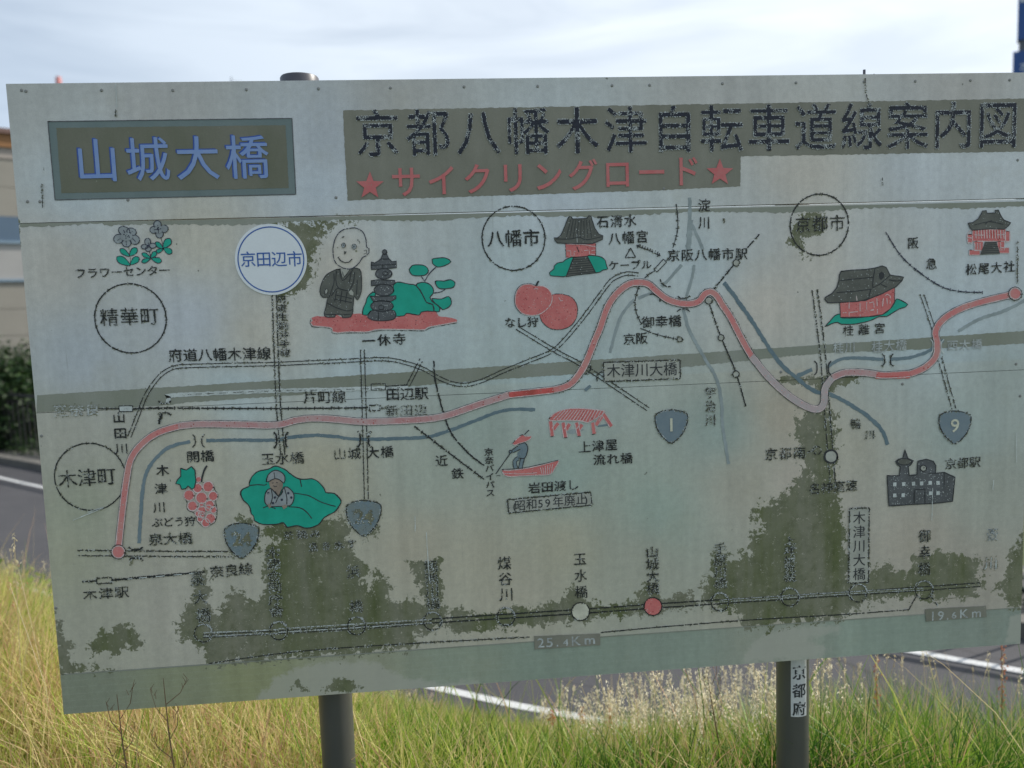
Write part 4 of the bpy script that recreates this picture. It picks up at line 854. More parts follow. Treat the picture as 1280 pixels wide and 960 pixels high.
# ---- bridge and ferry drawings (590,500 s 6.4)
a = Art((590, 500, 6.4))
q = [(615, 150), (660, 105), (730, 78), (830, 66), (960, 74), (1065, 90), (1040, 118), (985, 150), (925, 180), (880, 168), (740, 162), (620, 165)]
a.fill([(760, 255), (790, 235), (900, 235), (860, 250), (800, 272)], 'grey_river', 2); a.fill([(1000, 205), (1090, 190), (1085, 205), (1010, 215)], 'slate', 2)
a.fill(q, 'red', 4, True); a.line(q, 1.2, 'pinkline', 5, True)
for i in range(15): a.line([(650+i*26, 155+i*1), (720+i*24, 82-i*.5+max(0, i-8)*1.5)], 1.0, 'pinkline', 6)
for x0_, y0_, x1_, y1_ in [(628, 170, 642, 290), (728, 180, 748, 300), (835, 180, 858, 288), (965, 180, 978, 270), (1050, 110, 1115, 210), (690, 185, 650, 235), (780, 190, 750, 240), (880, 195, 850, 240), (1040, 130, 990, 200)]:
    a.line([(x0_, y0_), (x1_, y1_)], 4.6, 'red', 3, jit=.05); a.double([(x0_, y0_), (x1_, y1_)], 4.6, .8, 'pinkline', 4, None)
for x_, y_ in [(642, 292), (750, 302), (855, 290), (970, 274)]: a.line([(x_-12, y_), (x_+14, y_-2)], 1, 'black', 4)
a.build('bridge_drawing', label='faded red wooden bridge')
a = Art((590, 500, 6.4))
q = [(238, 560), (300, 562), (390, 552), (520, 528), (640, 496), (695, 482), (665, 540), (625, 592), (520, 600), (400, 606), (290, 610), (250, 590)]
a.fill(q, 'red', 4, True, .1); a.line(q, 1.1, 'pinkline', 5, True); a.line([(238, 555), (390, 545), (520, 520), (690, 480)], .9, 'black', 6)
for i in range(6): a.line([(545+i*20, 540-i*6), (560+i*14, 590)], .8, 'pinkline', 6)
a.line([(250, 585), (400, 590), (520, 580)], .8, 'pinkline', 6)
a.line([(455, 240), (420, 275)], 1.2, 'black_solid', 5); a.line([(330, 390), (190, 590)], 1.2, 'black_solid', 5)
a.fill([(370, 355), (420, 340), (445, 375), (440, 420), (420, 465), (370, 462), (365, 420), (395, 390)], 'slate', 5, True); a.line([(370, 355), (420, 340), (445, 375), (440, 420), (420, 465), (370, 462)], 1.1, 'black_solid', 6)
a.line([(385, 375), (330, 405), (300, 418)], 4, 'slate', 5); a.line([(385, 392), (330, 420)], 1, 'black_solid', 6); a.line([(365, 365), (320, 400)], 1, 'black_solid', 6); a.ell((308, 412), 12, 12, None, 6, 1, 'black_solid')
for l_ in [[(370, 465), (340, 490), (350, 545)], [(405, 465), (395, 500), (385, 548)]]: a.line(l_, 4.2, 'slate', 5); a.double(l_, 4.6, .9, 'black_solid', 6, None)
q = [(322, 348), (345, 322), (370, 300), (400, 278), (430, 290), (475, 288), (470, 305), (430, 330), (380, 345), (340, 360)]; a.fill(q, 'red', 6, True); a.line(q, .9, 'pinkline', 7, True); a.line([(380, 285), (400, 276), (415, 280)], 1, 'black', 8)
a.line([(195, 605), (225, 600), (215, 620)], 1, 'black_worn', 5); a.build('ferry_drawing', label='boatman in a red hat poling a red boat')
# ---- villa (1000,300 s 6.857)
a = Art((1000, 300, 6.857))
q = [(215, 742), (260, 690), (300, 645), (345, 635), (350, 665), (450, 668), (560, 660), (700, 640), (770, 590), (805, 545), (825, 505), (870, 520), (922, 552), (900, 575), (850, 590), (790, 625), (740, 655), (680, 655), (600, 690), (500, 715), (430, 722), (350, 720), (320, 705), (265, 718)]
a.fill(q, 'teal', 3, True, .1); a.line(q, 1.1, 'black_solid', 4, True)
q = [(338, 520), (560, 520), (700, 455), (810, 400), (808, 530), (770, 590), (700, 640), (560, 658), (345, 662)]; a.fill(q, 'red', 4, False); a.line(q, .9, 'black', 5, True, False)
for l_ in [[(418, 525), (418, 655)], [(362, 625), (395, 622)], [(425, 620), (510, 612)], [(510, 540), (512, 655)], [(570, 530), (570, 600), (630, 595)], [(590, 540), (625, 530), (630, 600), (600, 605)], [(655, 500), (660, 630)], [(705, 570), (712, 500), (745, 465), (770, 480), (768, 545)], [(740, 500), (745, 545)], [(480, 480), (485, 520)]]: a.line(l_, 1.0, 'pinkline', 6, dash=(4, 3))
q = [(350, 268), (440, 258), (560, 252), (640, 240), (700, 222), (735, 235), (770, 300), (885, 318), (870, 350), (820, 400), (700, 460), (600, 500), (500, 525), (340, 535), (235, 538), (208, 505), (215, 490), (270, 460), (312, 410), (330, 350), (335, 300)]
a.fill(q, 'char', 5, False, .15); a.line(q, 1.2, 'black_solid', 6, True, False)
for l_ in [[(340, 348), (460, 335), (620, 320)], [(310, 450), (450, 440), (610, 422)], [(640, 245), (625, 320), (620, 410)], [(620, 410), (690, 370), (770, 300)], [(600, 430), (585, 495)], [(690, 380), (740, 402)], [(760, 340), (820, 350), (870, 345)]]: a.line(l_, 1.1, 'black_solid', 7)
a.fill([(672, 290), (695, 270), (720, 290), (715, 320), (690, 345), (675, 325)], 'black_solid', 7, False)
a.build('villa_drawing', label='charcoal roofed villa with red walls')
# ---- red shrine gate (1130,250 s 6.4)
a = Art((1130, 250, 6.4))
for b in [(545, 235, 810, 330), (560, 330, 630, 405), (745, 330, 800, 400), (520, 400, 605, 440), (755, 382, 838, 425), (508, 275, 545, 340), (805, 250, 842, 330)]: a.fill([(b[0], b[1]), (b[2], b[1]), (b[2], b[3]), (b[0], b[3])], 'red', 3, False, .2); a.line([(b[0], b[1]), (b[2], b[1]), (b[2], b[3]), (b[0], b[3])], .9, 'pinkline', 4, True, False)
a.fill([(690, 250), (735, 250), (735, 300), (695, 300)], 'red_hot', 4, False)
for x_ in range(570, 800, 22): a.line([(x_, 240), (x_+4, 325)], 1.1, 'pinkline', 5, dash=(4, 3))
for l_ in [[(560, 280), (630, 282)], [(740, 280), (800, 276)], [(565, 350), (565, 395)], [(585, 345), (585, 395)], [(605, 345), (605, 390)], [(770, 340), (770, 390)], [(510, 300), (540, 305)], [(545, 232), (505, 270), (508, 345), (540, 350)], [(842, 250), (845, 325), (800, 340)]]: a.line(l_, 1.0, 'pinkline', 5)
q = [(508, 185), (545, 182), (590, 150), (615, 110), (622, 88), (655, 85), (660, 105), (730, 102), (722, 82), (752, 80), (765, 115), (795, 160), (850, 182), (835, 205), (800, 235), (700, 230), (540, 242), (522, 215)]
a.fill(q, 'char', 5, False, .1); a.line(q, 1.0, 'black_solid', 6, True, False); a.line([(560, 200), (640, 180), (700, 175), (790, 195)], .9, 'black_solid', 7); a.line([(645, 195), (665, 175), (700, 165)], .9, 'black_solid', 7)
q = [(645, 335), (735, 332), (765, 432), (605, 438)]; a.fill(q, 'char', 5, False, .1)
for i in range(6): a.line([(640-i*6, 345+i*16), (738+i*5, 342+i*15)], .8, 'black_solid', 6)
a.build('gate_drawing', label='red gate with a charcoal curved roof')
# ---- station building with tower (1080,540 s 8)
a = Art((1080, 540, 8))
q = [(228, 435), (350, 435), (360, 345), (330, 325), (312, 292), (340, 270), (385, 262), (405, 172), (435, 262), (490, 285), (465, 325), (440, 345), (448, 432), (525, 425), (535, 290), (620, 270), (690, 292), (715, 335), (712, 410), (800, 402), (905, 450), (882, 692), (700, 712), (500, 722), (245, 738)]
a.fill(q, 'char2', 5, False, .15); a.line(q, 1.2, 'black_solid', 6, True, False)
a.ell((398, 295), 70, 32, 'char', 6, .9, 'black_solid')
a.ell((588, 360), 30, None, 'film', 7, 1.2, 'black_solid'); a.line([(588, 345), (588, 362), (602, 352)], .8, 'black', 8, smooth=False)
for x_, y_ in [(302, 523), (392, 518), (490, 514), (571, 512), (657, 507), (735, 507), (302, 632), (387, 630), (660, 610), (735, 608)]: a.fill([(x_-17, y_-18), (x_+17, y_-20), (x_+17, y_+18), (x_-17, y_+20)], 'palewhite', 7, False, .15)
a.line([(498, 710), (498, 575), (605, 568), (605, 712)], 1.1, 'black_solid', 7, smooth=False); a.line([(640, 412), (712, 410)], .9, 'black_solid', 7); a.line([(800, 405), (795, 540)], .8, 'black_solid', 7)
a.build('station_drawing', label='dark station building with a clock and a tower')
# pale scratches
a = Art()
for q in [[(519, 645), (519, 664)], [(533, 665), (535, 698), (537, 725)], [(1270, 541), (1269.5, 578)], [(1165, 610), (1164, 650)], [(145, 90+15), (147, 135)], [(92, 650), (130, 634), (110, 640)], [(1241, 600), (1240, 612)]]: a.line(q, .9, 'palewhite', 9, jit=.6)
for q in [[(1081, 98), (1082, 118), (1085, 128)], [(145, 137), (145.5, 146)], [(1102, 222), (1103, 232)], [(904, 273), (905, 279)], [(53, 230), (54, 260)], [(1271, 300), (1271, 355)]]: a.line(q, .9, 'black_worn', 9, jit=.6)
a.build('scratch', label='short pale and dark scratches')

# ---- rivets, top bolt, back rails, posts
met = plain('dull_aluminium', (.42, .43, .43), .45, .6, .1, 30)
dark_met = plain('oxidised_bolt', (.10, .10, .12), .5, .5, .2, 60)
rivm = plain('dull_rivet', (.26, .26, .245), .55, .3, .2, 60)
rv = None
for i, (px, py) in enumerate([(27, 113), (32.5, 114), (127, 113), (216, 113), (308, 112), (398, 111), (488, 110), (580, 108.5), (672, 108), (765, 107), (812, 106.5), (903, 104.5), (995, 103.5), (1080, 102.5), (1144, 101.5), (1213, 100.5), (1262, 100), (34.5, 252), (50, 252), (160, 250), (1272, 200), (1270, 455), (1275, 495),
                              (52, 545), (70, 760), (420, 247), (640, 240), (830, 236), (1128, 480), (976, 465)]):
    x, z = uv(px, py)
    if rv is None:
        bm = bmesh.new(); bmesh.ops.create_icosphere(bm, subdivisions=1, radius=.0042); 
        for v in bm.verts: v.co.y *= .4
        rv = bpy.data.meshes.new('rivet'); bm.to_mesh(rv); bm.free(); rv.materials.append(rivm)
    o = bpy.data.objects.new('rivet', rv); COL.objects.link(o); o.parent = ROOT; o.location = (float(x), -.0004, float(z))
xb, zb = uv(1083, 95)
b = MB(); b.tube([(xb, .011, ZB+BH-.004), (xb, .011, ZB+BH+.014)], .0035, 8); b.tube([(xb+.026, .011, ZB+BH-.002), (xb+.026, .011, ZB+BH+.003)], .003, 6); b.build('bolt', dark_met, ROOT)
for z in (.16, .72, 1.30):
    b = MB(); b.box(.04, BW-.04, .0225, .0345, ZB+z-.03, ZB+z+.03); b.build('back_rail', met, ROOT)
postm = NT('grey_painted_steel')
c_ = postm.mix(postm.ramp(postm.noise(6, 6, .65, postm.coord((1, 1, .3))), .4, .7), (.045, .046, .046, 1), (.066, .066, .064, 1)); c_ = postm.mix(postm.ramp(postm.noise(70, 4, .7), .62, .72, 0, .5), c_, (.05, .04, .03, 1))
postm.set(c_, .46); postm.b.inputs['Specular IOR Level'].default_value = 1.0; postm.b.inputs['Coat Weight'].default_value = .5; postm.b.inputs['Coat Roughness'].default_value = .45; postm.bump(postm.noise(120, 3, .6), .0008, .3); postm = postm.m
capm = plain('dark_post_cap', (.06, .06, .075), .4, 0, .1, 30)
def inplane(px, py, y):
    d = F_ + R_*(px-640)/FPX - U_*(py-480)/FPX; t = (y-CAM[1])/d[1]; return CAM + d*t
PY = .081; PR = .0446
for i, (px, py) in enumerate([(419, 870), (990.5, 845)]):
    x = float(inplane(px, py, PY)[0]); top = float(inplane(376, 99.5, PY)[2]) + .006 if i == 0 else ZB+BH-.06
    b = MB(); b.tube([(x, PY, -.9), (x, PY, top-.01)], PR, 40); post = b.build('post', postm, ROOT, smooth=math.radians(40))
    b = MB(); b.tube([(x, PY, top-.045), (x, PY, top-.004), (x, PY, top), (x, PY, top+.002)], [PR+.003, PR+.003, PR+.0005, PR*.6], 40); b.build('cap', capm, post, smooth=math.radians(40))
    for z in (.16, .72, 1.30):
        b = MB(); b.tube([(x, PY, ZB+z-.02), (x, PY, ZB+z+.02)], PR+.0035, 24); b.build('clamp', met, post)
    if i == 1:
        # paper sticker wrapped on the post
        def wrap(u, v, r): # u metres round the post from its front, v height
            t = -math.pi/2 + u/PR; return (x+r*math.cos(t), PY+r*math.sin(t), v)
        ztop = float(inplane(999, 818, PY-PR)[2]); zbot = float(inplane(999, 896, PY-PR)[2]); 
        tc_ = math.atan2(CAM[1]-PY, CAM[0]-x)+math.pi/2        # direction to the reader
        uc = PR*(tc_ + math.asin(.42)); hwid = .0235
        b = MB(); nn = 10
        vs = [wrap(uc-hwid+2*hwid*k/nn, zz, PR+.0009) for zz in (zbot, ztop) for k in range(nn+1)]
        b.add(vs, [(k, k+1, nn+2+k, nn+1+k) for k in range(nn)]); st = b.build('sticker', plain('white_paper_sticker', (.60, .61, .60), .55, var=.08, scale=40), post, smooth=True)
        b = MB()
        for j, ch in enumerate('京都府'):
            V, Fc = glyph(ch, .016); s_ = .043; zc_ = float(inplane(999, 841+j*22.5, PY-PR)[2])
            b.add([wrap(uc+a_/EM*s_*.92, zc_+(b_-CY)/EM*s_*.98, PR+.0016) for a_, b_ in V], Fc)
        l_ = b.build('lettering', K['black_solid'], post); l_['label'] = 'black prefecture name down the white sticker'

# ------------------------------------------------------------------ ground, road
RZ = -1.05; SC = 2.6/2.4
def sc(p): return np.array([(p[0]-CAM[0])*SC+CAM[0], (p[1]-CAM[1])*SC+CAM[1]])
near = [(-30, 32), (-18, 19.6), (-9, 11.2), (-2.79, 5.45), (.87, 2.92), (1.95, 2.28), (4.2, 1.0), (8, -1.4), (18, -7.5), (40, -21)]
far = [(-30, 36.5), (-18, 23.8), (-9, 13.95), (-5.78, 10.96), (-4.66, 9.97), (-2.5, 8.1), (0, 6.05), (2, 4.5), (3.99, 2.96), (4.52, 2.55), (8, .0), (18, -6.2), (40, -19.6)]
def dense(P, st=.35): return np.array(catmull([sc(p) for p in P], False, st))
NEAR = dense(near); FAR = dense(far)
def offs(C, d):
    T = np.gradient(C, axis=0); T /= np.linalg.norm(T, axis=1)[:, None]; return C + np.stack([-T[:, 1], T[:, 0]], 1)*d
def side(px, py):   # signed distance to the near line: + on the camera side
    P = np.stack([px.ravel(), py.ravel()], 1); best = np.full(len(P), 1e9); sg = np.ones(len(P))
    for a_, b_ in zip(NEAR[:-1], NEAR[1:]):
        e = b_-a_; t = np.clip(((P-a_)@e)/(e@e), 0, 1); q = P-a_-t[:, None]*e; d = np.hypot(q[:, 0], q[:, 1]); c = e[0]*(P[:, 1]-a_[1])-e[1]*(P[:, 0]-a_[0])
        m = d < best; best[m] = d[m]; sg[m] = np.where(c[m] < 0, 1, -1)
    return (best*sg).reshape(px.shape)
def gz(px, py):
    n = side(px, py); t = np.clip((n-.18)/2.4, 0, 1); t = t*t*(3-2*t)
    return RZ - .06 + (.06-RZ)*t + np.where(t > 0, .02*np.sin(px*3.1+py*1.7)*t, 0)
def strip(name, C0, C1, z, m, par=None, lab=None, thick=None):
    v = [(p[0], p[1], z) for p in C0] + [(p[0], p[1], z) for p in C1]; n = len(C0)
    f = [(i, i+1, n+i+1, n+i) for i in range(n-1)]
    if thick:
        v += [(p[0], p[1], z-thick) for p in C0] + [(p[0], p[1], z-thick) for p in C1]
        f += [(i, 2*n+i, 2*n+i+1, i+1) for i in range(n-1)] + [(n+i, n+i+1, 3*n+i+1, 3*n+i) for i in range(n-1)]
    b = MB(); b.add(v, f); o = b.build(name, m, par); 
    if par is None: o['kind'] = 'structure'
    return o
t = NT('asphalt'); f1 = t.noise(180, 4, .7); f2 = t.noise(1.2, 6, .6); c = t.mix(t.ramp(f1, .3, .7), (.030, .031, .037, 1), (.062, .062, .070, 1)); c = t.mix(t.ramp(f2, .4, .7, 0, .4), c, (.075, .073, .08, 1)); ck = t.n.new('ShaderNodeTexVoronoi'); ck.feature = 'DISTANCE_TO_EDGE'; ck.inputs['Scale'].default_value = .9; t.l.new(t.coord(), ck.inputs['Vector']); c = t.mix(t.ramp(ck.outputs['Distance'], .004, .012, .55, 0), c, (.02, .02, .022, 1)); t.set(c, .85); t.bump(f1, .004, .6); asph = t.m
t = NT('soil'); f1 = t.noise(40, 6, .7); c = t.mix(t.ramp(f1, .35, .65), (.035, .05, .016, 1), (.085, .10, .035, 1)); t.set(c, .95); t.bump(f1, .02, .8); soil = t.m
t = NT('road_paint'); f1 = t.noise(60, 6, .75); c = t.mix(t.ramp(f1, .54, .64), (.50, .51, .52, 1), (.16, .16, .16, 1)); t.set(c, .7); paint = t.m
conc = plain('kerb_concrete', (.13, .125, .115), .85, 0, .2, 6, .002)
gx = np.concatenate([np.linspace(-300, -12, 30), np.linspace(-11.5, 13, 110), np.linspace(14, 300, 30)]); gy = np.concatenate([np.linspace(-60, -6.5, 14), np.linspace(-6, 14, 100), np.linspace(15, 500, 40)])
GX, GY = np.meshgrid(gx, gy); GZ = gz(GX, GY); b = MB(); nxg = len(gx)
b.add(list(zip(GX.ravel().tolist(), GY.ravel().tolist(), GZ.ravel().tolist())), [(j*nxg+i, j*nxg+i+1, (j+1)*nxg+i+1, (j+1)*nxg+i) for j in range(len(gy)-1) for i in range(nxg-1)])
g = b.build('ground', soil, smooth=True); tag(g, kind='structure')
strip('road', offs(NEAR, -.15)[:len(NEAR)], offs(FAR, .75), RZ, asph) if False else None
# resample far to pair with near
def resample(C, n):
    d = np.concatenate([[0], np.cumsum(np.linalg.norm(np.diff(C, axis=0), axis=1))]); u = np.linspace(0, d[-1], n); return np.stack([np.interp(u, d, C[:, 0]), np.interp(u, d, C[:, 1])], 1)
NN = 200; nr = resample(NEAR, NN); fr = resample(FAR, NN)
strip('road', offs(nr, -.45), offs(fr, .62), RZ, asph)
for C_, w_, lab in ((nr, .075, 'near'), (fr, .085, 'far')):
    o = strip('road_marking', offs(C_, -w_/2), offs(C_, w_/2), RZ+.004, paint)
strip('kerb', offs(fr, .62), offs(fr, .80), RZ+.12, conc, thick=.2)
strip('pavement', offs(fr, .80), offs(fr, 2.1), RZ+.115, plain('pavement_asphalt', (.06, .06, .058), .9, 0, .2, 5, .003))

# ------------------------------------------------------------------ grass
def grassmat(name, cols, trans=.40):
    t = NT(name); r = t.attr('tone'); n = t.n.new('ShaderNodeValToRGB'); cr = n.color_ramp
    while len(cr.elements) > 1: cr.elements.remove(cr.elements[0])
    cr.elements[0].position = 0; cr.elements[0].color = (*cols[0], 1)
    for i, c in enumerate(cols[1:]): e = cr.elements.new((i+1)/(len(cols)-1)); e.color = (*c, 1)
    t.l.new(r, n.inputs[0]); t.set(n.outputs[0], .5)
    tr = t.n.new('ShaderNodeBsdfTranslucent'); t.l.new(n.outputs[0], tr.inputs['Color']); ms = t.n.new('ShaderNodeMixShader'); ms.inputs[0].default_value = trans
    t.l.new(t.b.outputs[0], ms.inputs[1]); t.l.new(tr.outputs[0], ms.inputs[2]); t.l.new(ms.outputs[0], t.out.inputs[0]); t.b.inputs['Specular IOR Level'].default_value = .35
    return t.m
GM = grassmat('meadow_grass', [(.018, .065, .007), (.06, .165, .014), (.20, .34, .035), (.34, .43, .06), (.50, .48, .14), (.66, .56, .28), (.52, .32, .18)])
def mesh_from(name, V, Fq, tone, mat, lab=None, parent=None):
    me = bpy.data.meshes.new(name); me.from_pydata(V.tolist() if hasattr(V, 'tolist') else V, [], Fq); me.update()
    a_ = me.attributes.new('tone', 'FLOAT', 'POINT'); a_.data.foreach_set('value', np.asarray(tone, np.float32)); me.shade_smooth()
    return obj(name, me, parent, mat)
def blades(x, y, h, wd, lean, tone, seg=5):
    n = len(x); z = gz(x, y); az = rng.uniform(0, 2*np.pi, n); la = rng.uniform(0, 2*np.pi, n)
    V = np.zeros((n, (seg*2)+1, 3)); tn = np.zeros((n, seg*2+1))
    for k in range(seg+1):
        t_ = k/seg; off = lean*h*(t_**2); hz = h*(t_ - .35*lean*t_**2)
        cx_ = x+np.cos(la)*off; cy_ = y+np.sin(la)*off; cz_ = z-.02+hz; ww = wd*(1-t_**1.6)*.5+.0002
        if k < seg:
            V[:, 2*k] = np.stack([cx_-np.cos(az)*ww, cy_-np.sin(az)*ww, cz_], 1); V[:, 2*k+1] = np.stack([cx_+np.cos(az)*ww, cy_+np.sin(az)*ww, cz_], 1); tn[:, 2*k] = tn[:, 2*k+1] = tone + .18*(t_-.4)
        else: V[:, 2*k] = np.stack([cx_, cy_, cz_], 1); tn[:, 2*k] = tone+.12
    base = (np.arange(n)*(seg*2+1))[:, None]
    fs = [np.concatenate([base+2*k, base+2*k+1, base+2*k+3, base+2*k+2], 1) for k in range(seg-1)]; quads = np.concatenate(fs).tolist(); tris = np.concatenate([base+2*seg-2, base+2*seg-1, base+2*seg], 1).tolist()
    return V.reshape(-1, 3), quads+tris, np.clip(tn.ravel(), 0, 1)
YC = ([-200, 0, 60, 100, 540, 600, 660, 950, 1010, 1120, 1280, 1500], [662, 686, 720, 790, 868, 880, 893, 878, 842, 836, 856, 870])
def cap(x, y, z0, k=1.0):
    d0 = x-CAM[0]; d1 = y-CAM[1]; d2 = z0+.3-CAM[2]; wv = d0*F_[0]+d1*F_[1]+d2*F_[2]
    px = 640+FPX*(d0*R_[0]+d1*R_[1]+d2*R_[2])/wv; Y = np.interp(px, *YC)
    # height whose tip reaches the top line of the meadow seen across the bank
    a_ = F_[2]; c_ = (480-Y)/FPX; zz = (c_*(d0*F_[0]+d1*F_[1]) - d0*U_[0]-d1*U_[1])/(U_[2]-c_*F_[2])
    return CAM[2]+zz-z0
def field(n, x0, x1, y0, y1, hmin, hmax, wd, tonefn, seg=5, nmin=.12, lean=(.1, .7), hfn=None):
    x = rng.uniform(x0, x1, n*2); y = rng.uniform(y0, y1, n*2); s_ = side(x, y); k = (s_ > nmin); x, y, s_ = x[k][:n], y[k][:n], s_[k][:n]
    cl = np.sin(x*5.1+y*2.3)*np.sin(y*4.3-x*1.9)*.5+.5
    h = rng.uniform(hmin, hmax, len(x))*(.65+.5*cl)
    if hfn is not None:
        h = h*hfn(x, y, s_); c_ = cap(x, y, gz(x, y))*rng.uniform(.75, 1.08, len(x)); far_ = rng.random(len(x)) < .03
        h = np.where(far_, h, np.minimum(h, np.clip(c_, .06, 9))); up_ = (rng.random(len(x)) < .5) & (c_ > h) & (c_ < 1.0) & (x > .5); h = np.where(up_, np.minimum(c_, .85), h)
    return blades(x, y, h, rng.uniform(wd[0], wd[1], len(x)), rng.uniform(lean[0], lean[1], len(x)), np.clip(tonefn(x, y, len(x)), 0, 1), seg)
def tone_mix(x, y, n):
    # straw towards the left, greener to the right
    b_ = np.clip(.55-.18*(x-.3), .12, .62); v = b_ + rng.normal(0, .20, n) + .13*np.sin(x*2.3+y*3.1) + .08*np.sin(x*9.1-y*7.3)
    r_ = rng.random(n); return np.where(r_ < .07*(1+.8*np.sin(x*4+y)), 1.0, np.where(r_ > .90, .82, v))
hf = lambda x, y, s_: np.where(s_ < .8, .8, 1.0)*np.where(x > 1.8, 1.55, np.where(x > .8, 1.15, 1.05))*np.where(x < -.8, 1.35, 1)
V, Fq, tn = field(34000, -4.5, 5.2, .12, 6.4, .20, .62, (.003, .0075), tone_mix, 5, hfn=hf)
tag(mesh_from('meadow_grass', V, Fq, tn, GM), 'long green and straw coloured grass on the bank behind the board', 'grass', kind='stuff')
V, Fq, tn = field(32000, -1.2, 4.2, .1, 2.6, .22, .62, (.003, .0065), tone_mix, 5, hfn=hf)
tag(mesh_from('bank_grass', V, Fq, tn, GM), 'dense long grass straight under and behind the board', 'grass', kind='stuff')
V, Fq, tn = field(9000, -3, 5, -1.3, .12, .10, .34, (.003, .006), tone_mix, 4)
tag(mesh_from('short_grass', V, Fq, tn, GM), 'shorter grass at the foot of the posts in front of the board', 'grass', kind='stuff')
# broad lush blades to the right
V, Fq, tn = field(2400, 1.95, 4.6, .15, 2.3, .40, .85, (.008, .014), lambda x, y, n: rng.uniform(.05, .35, n), 6, lean=(.3, 1.0), hfn=lambda x, y, s_: 1.0)
tag(mesh_from('broad_grass', V, Fq, tn, GM), 'broad arching green grass blades near the right post', 'grass', kind='stuff')
# seed heads
SM = grassmat('seed_head', [(.34, .27, .14), (.70, .61, .40), (.85, .80, .64), (.50, .26, .14)], .6)
def seeds(n, xr, yr, hr, tr, per=26, spread=.016, length=.10):
    Vs, Fs, Ts = [], [], []; c_ = 0
    xs = rng.uniform(*xr, n*3); ys = rng.uniform(*yr, n*3); k = side(xs, ys) > .15; xs, ys = xs[k][:n], ys[k][:n]; zs = gz(xs, ys); cp = cap(xs, ys, zs)
    for x, y, z, cpp in zip(xs, ys, zs, cp):
        h = rng.uniform(*hr) if hr[0] > 0 else max(.15, cpp*rng.uniform(1.0+hr[1], 1.0-hr[0])); la = rng.uniform(0, 6.28); ln = rng.uniform(.02, .12); tone = rng.uniform(*tr)
        top = np.array([x+math.cos(la)*ln, y+math.sin(la)*ln, z+h]); bot = np.array([x, y, z]); mid = (bot+top)/2-np.array([math.cos(la), math.sin(la), 0])*ln*.25
        for a_, b_ in ((bot, mid), (mid, top)):
            for dx, dy in ((.0009, 0), (0, .0009)):
                Vs += [a_-[dx, dy, 0], a_+[dx, dy, 0], b_+[dx, dy, 0], b_-[dx, dy, 0]]; Fs.append((c_, c_+1, c_+2, c_+3)); Ts += [tone*.5]*4; c_ += 4
        for j in range(per):
            t_ = rng.random(); r_ = spread*(1-t_)*.9+.003; p = top + np.array([rng.normal(0, r_*.7), rng.normal(0, r_*.7), (t_-1)*length+.02])
            d = rng.normal(0, 1, 3); d[2] = abs(d[2])+.8; d /= np.linalg.norm(d); s_ = np.cross(d, rng.normal(0, 1, 3)); s_ /= np.linalg.norm(s_); l = rng.uniform(.0035, .008)
            Vs += [p-d*l, p+s_*l*.33, p+d*l, p-s_*l*.33]; Fs.append((c_, c_+1, c_+2, c_+3)); Ts += [np.clip(tone+rng.normal(0, .1), 0, 1)]*4; c_ += 4
    return np.array(Vs), Fs, Ts
V, Fs, Ts = seeds(230, (1.38, 2.35), (.35, 1.7), (-.42, -.1), (.42, .62), 34, .017, .12); tag(mesh_from('seed_grass', V, Fs, Ts, SM), 'pale cream seed heads standing left of the right post', 'grass', kind='stuff')
V, Fs, Ts = seeds(260, (-3.6, .9), (.5, 4.6), (-.10, 0), (.2, 1.0), 18, .009); tag(mesh_from('dry_seed_grass', V, Fs, Ts, SM), 'thin straw coloured seed stalks left of the left post', 'grass', kind='stuff')
V, Fs, Ts = seeds(60, (2.1, 4.4), (.4, 1.8), (-.15, 0), (.1, .5), 16, .008); tag(mesh_from('thin_seed_grass', V, Fs, Ts, SM), 'thin seed stalks in the green grass right of the right post', 'grass', kind='stuff')
# low leafy weeds
LM = grassmat('weed_leaf', [(.03, .09, .015), (.08, .18, .03), (.20, .28, .05), (.40, .36, .10)], .4)
def leaves(n, cen, rad, size, tr, surf=.55):
    C = np.asarray(cen); d = rng.normal(0, 1, (n, 3)); d /= np.linalg.norm(d, axis=1)[:, None]; r = rng.random(n)**(1/3); r = surf+(1-surf)*r
    bump_ = 1+.18*np.sin(d[:, 0]*7+C[0])*np.sin(d[:, 1]*6)*np.sin(d[:, 2]*8+C[1]); P = C + d*(r*bump_)[:, None]*np.asarray(rad)
    nr_ = d*.7+rng.normal(0, .55, (n, 3)); nr_[:, 2] += .4; nr_ /= np.linalg.norm(nr_, axis=1)[:, None]; u = np.cross(nr_, rng.normal(0, 1, (n, 3))); u /= np.linalg.norm(u, axis=1)[:, None]; v = np.cross(nr_, u)
    s_ = rng.uniform(size*.6, size*1.3, n)[:, None]; V = np.stack([P-u*s_, P-v*s_*.45-u*s_*.1, P+u*s_, P+v*s_*.45-u*s_*.1], 1)
    tn = np.repeat(np.clip(rng.uniform(*tr, n), 0, 1), 4); b_ = (np.arange(n)*4)[:, None]
    return V.reshape(-1, 3), np.concatenate([b_, b_+1, b_+2, b_+3], 1).tolist(), tn
def merge(L_):
    Vs, Fs, Ts = [], [], []; c_ = 0
    for V, F, T_ in L_: Vs.append(V); Fs += [tuple(i+c_ for i in f) for f in F]; Ts.append(T_); c_ += len(V)
    return np.concatenate(Vs), Fs, np.concatenate(Ts)
L_ = []
for i in range(46):
    x = rng.uniform(-3.2, 4.4); y = rng.uniform(.3, 3.6)
    s_ = float(side(np.array([x]), np.array([y]))[0])
    if s_ < .2 or .3 < x < 2.2: continue
    z = float(gz(np.array([x]), np.array([y]))[0]); L_.append(leaves(90, (x, y, z+.14), (.14, .14, .16), .022, (.1, .5), .2))
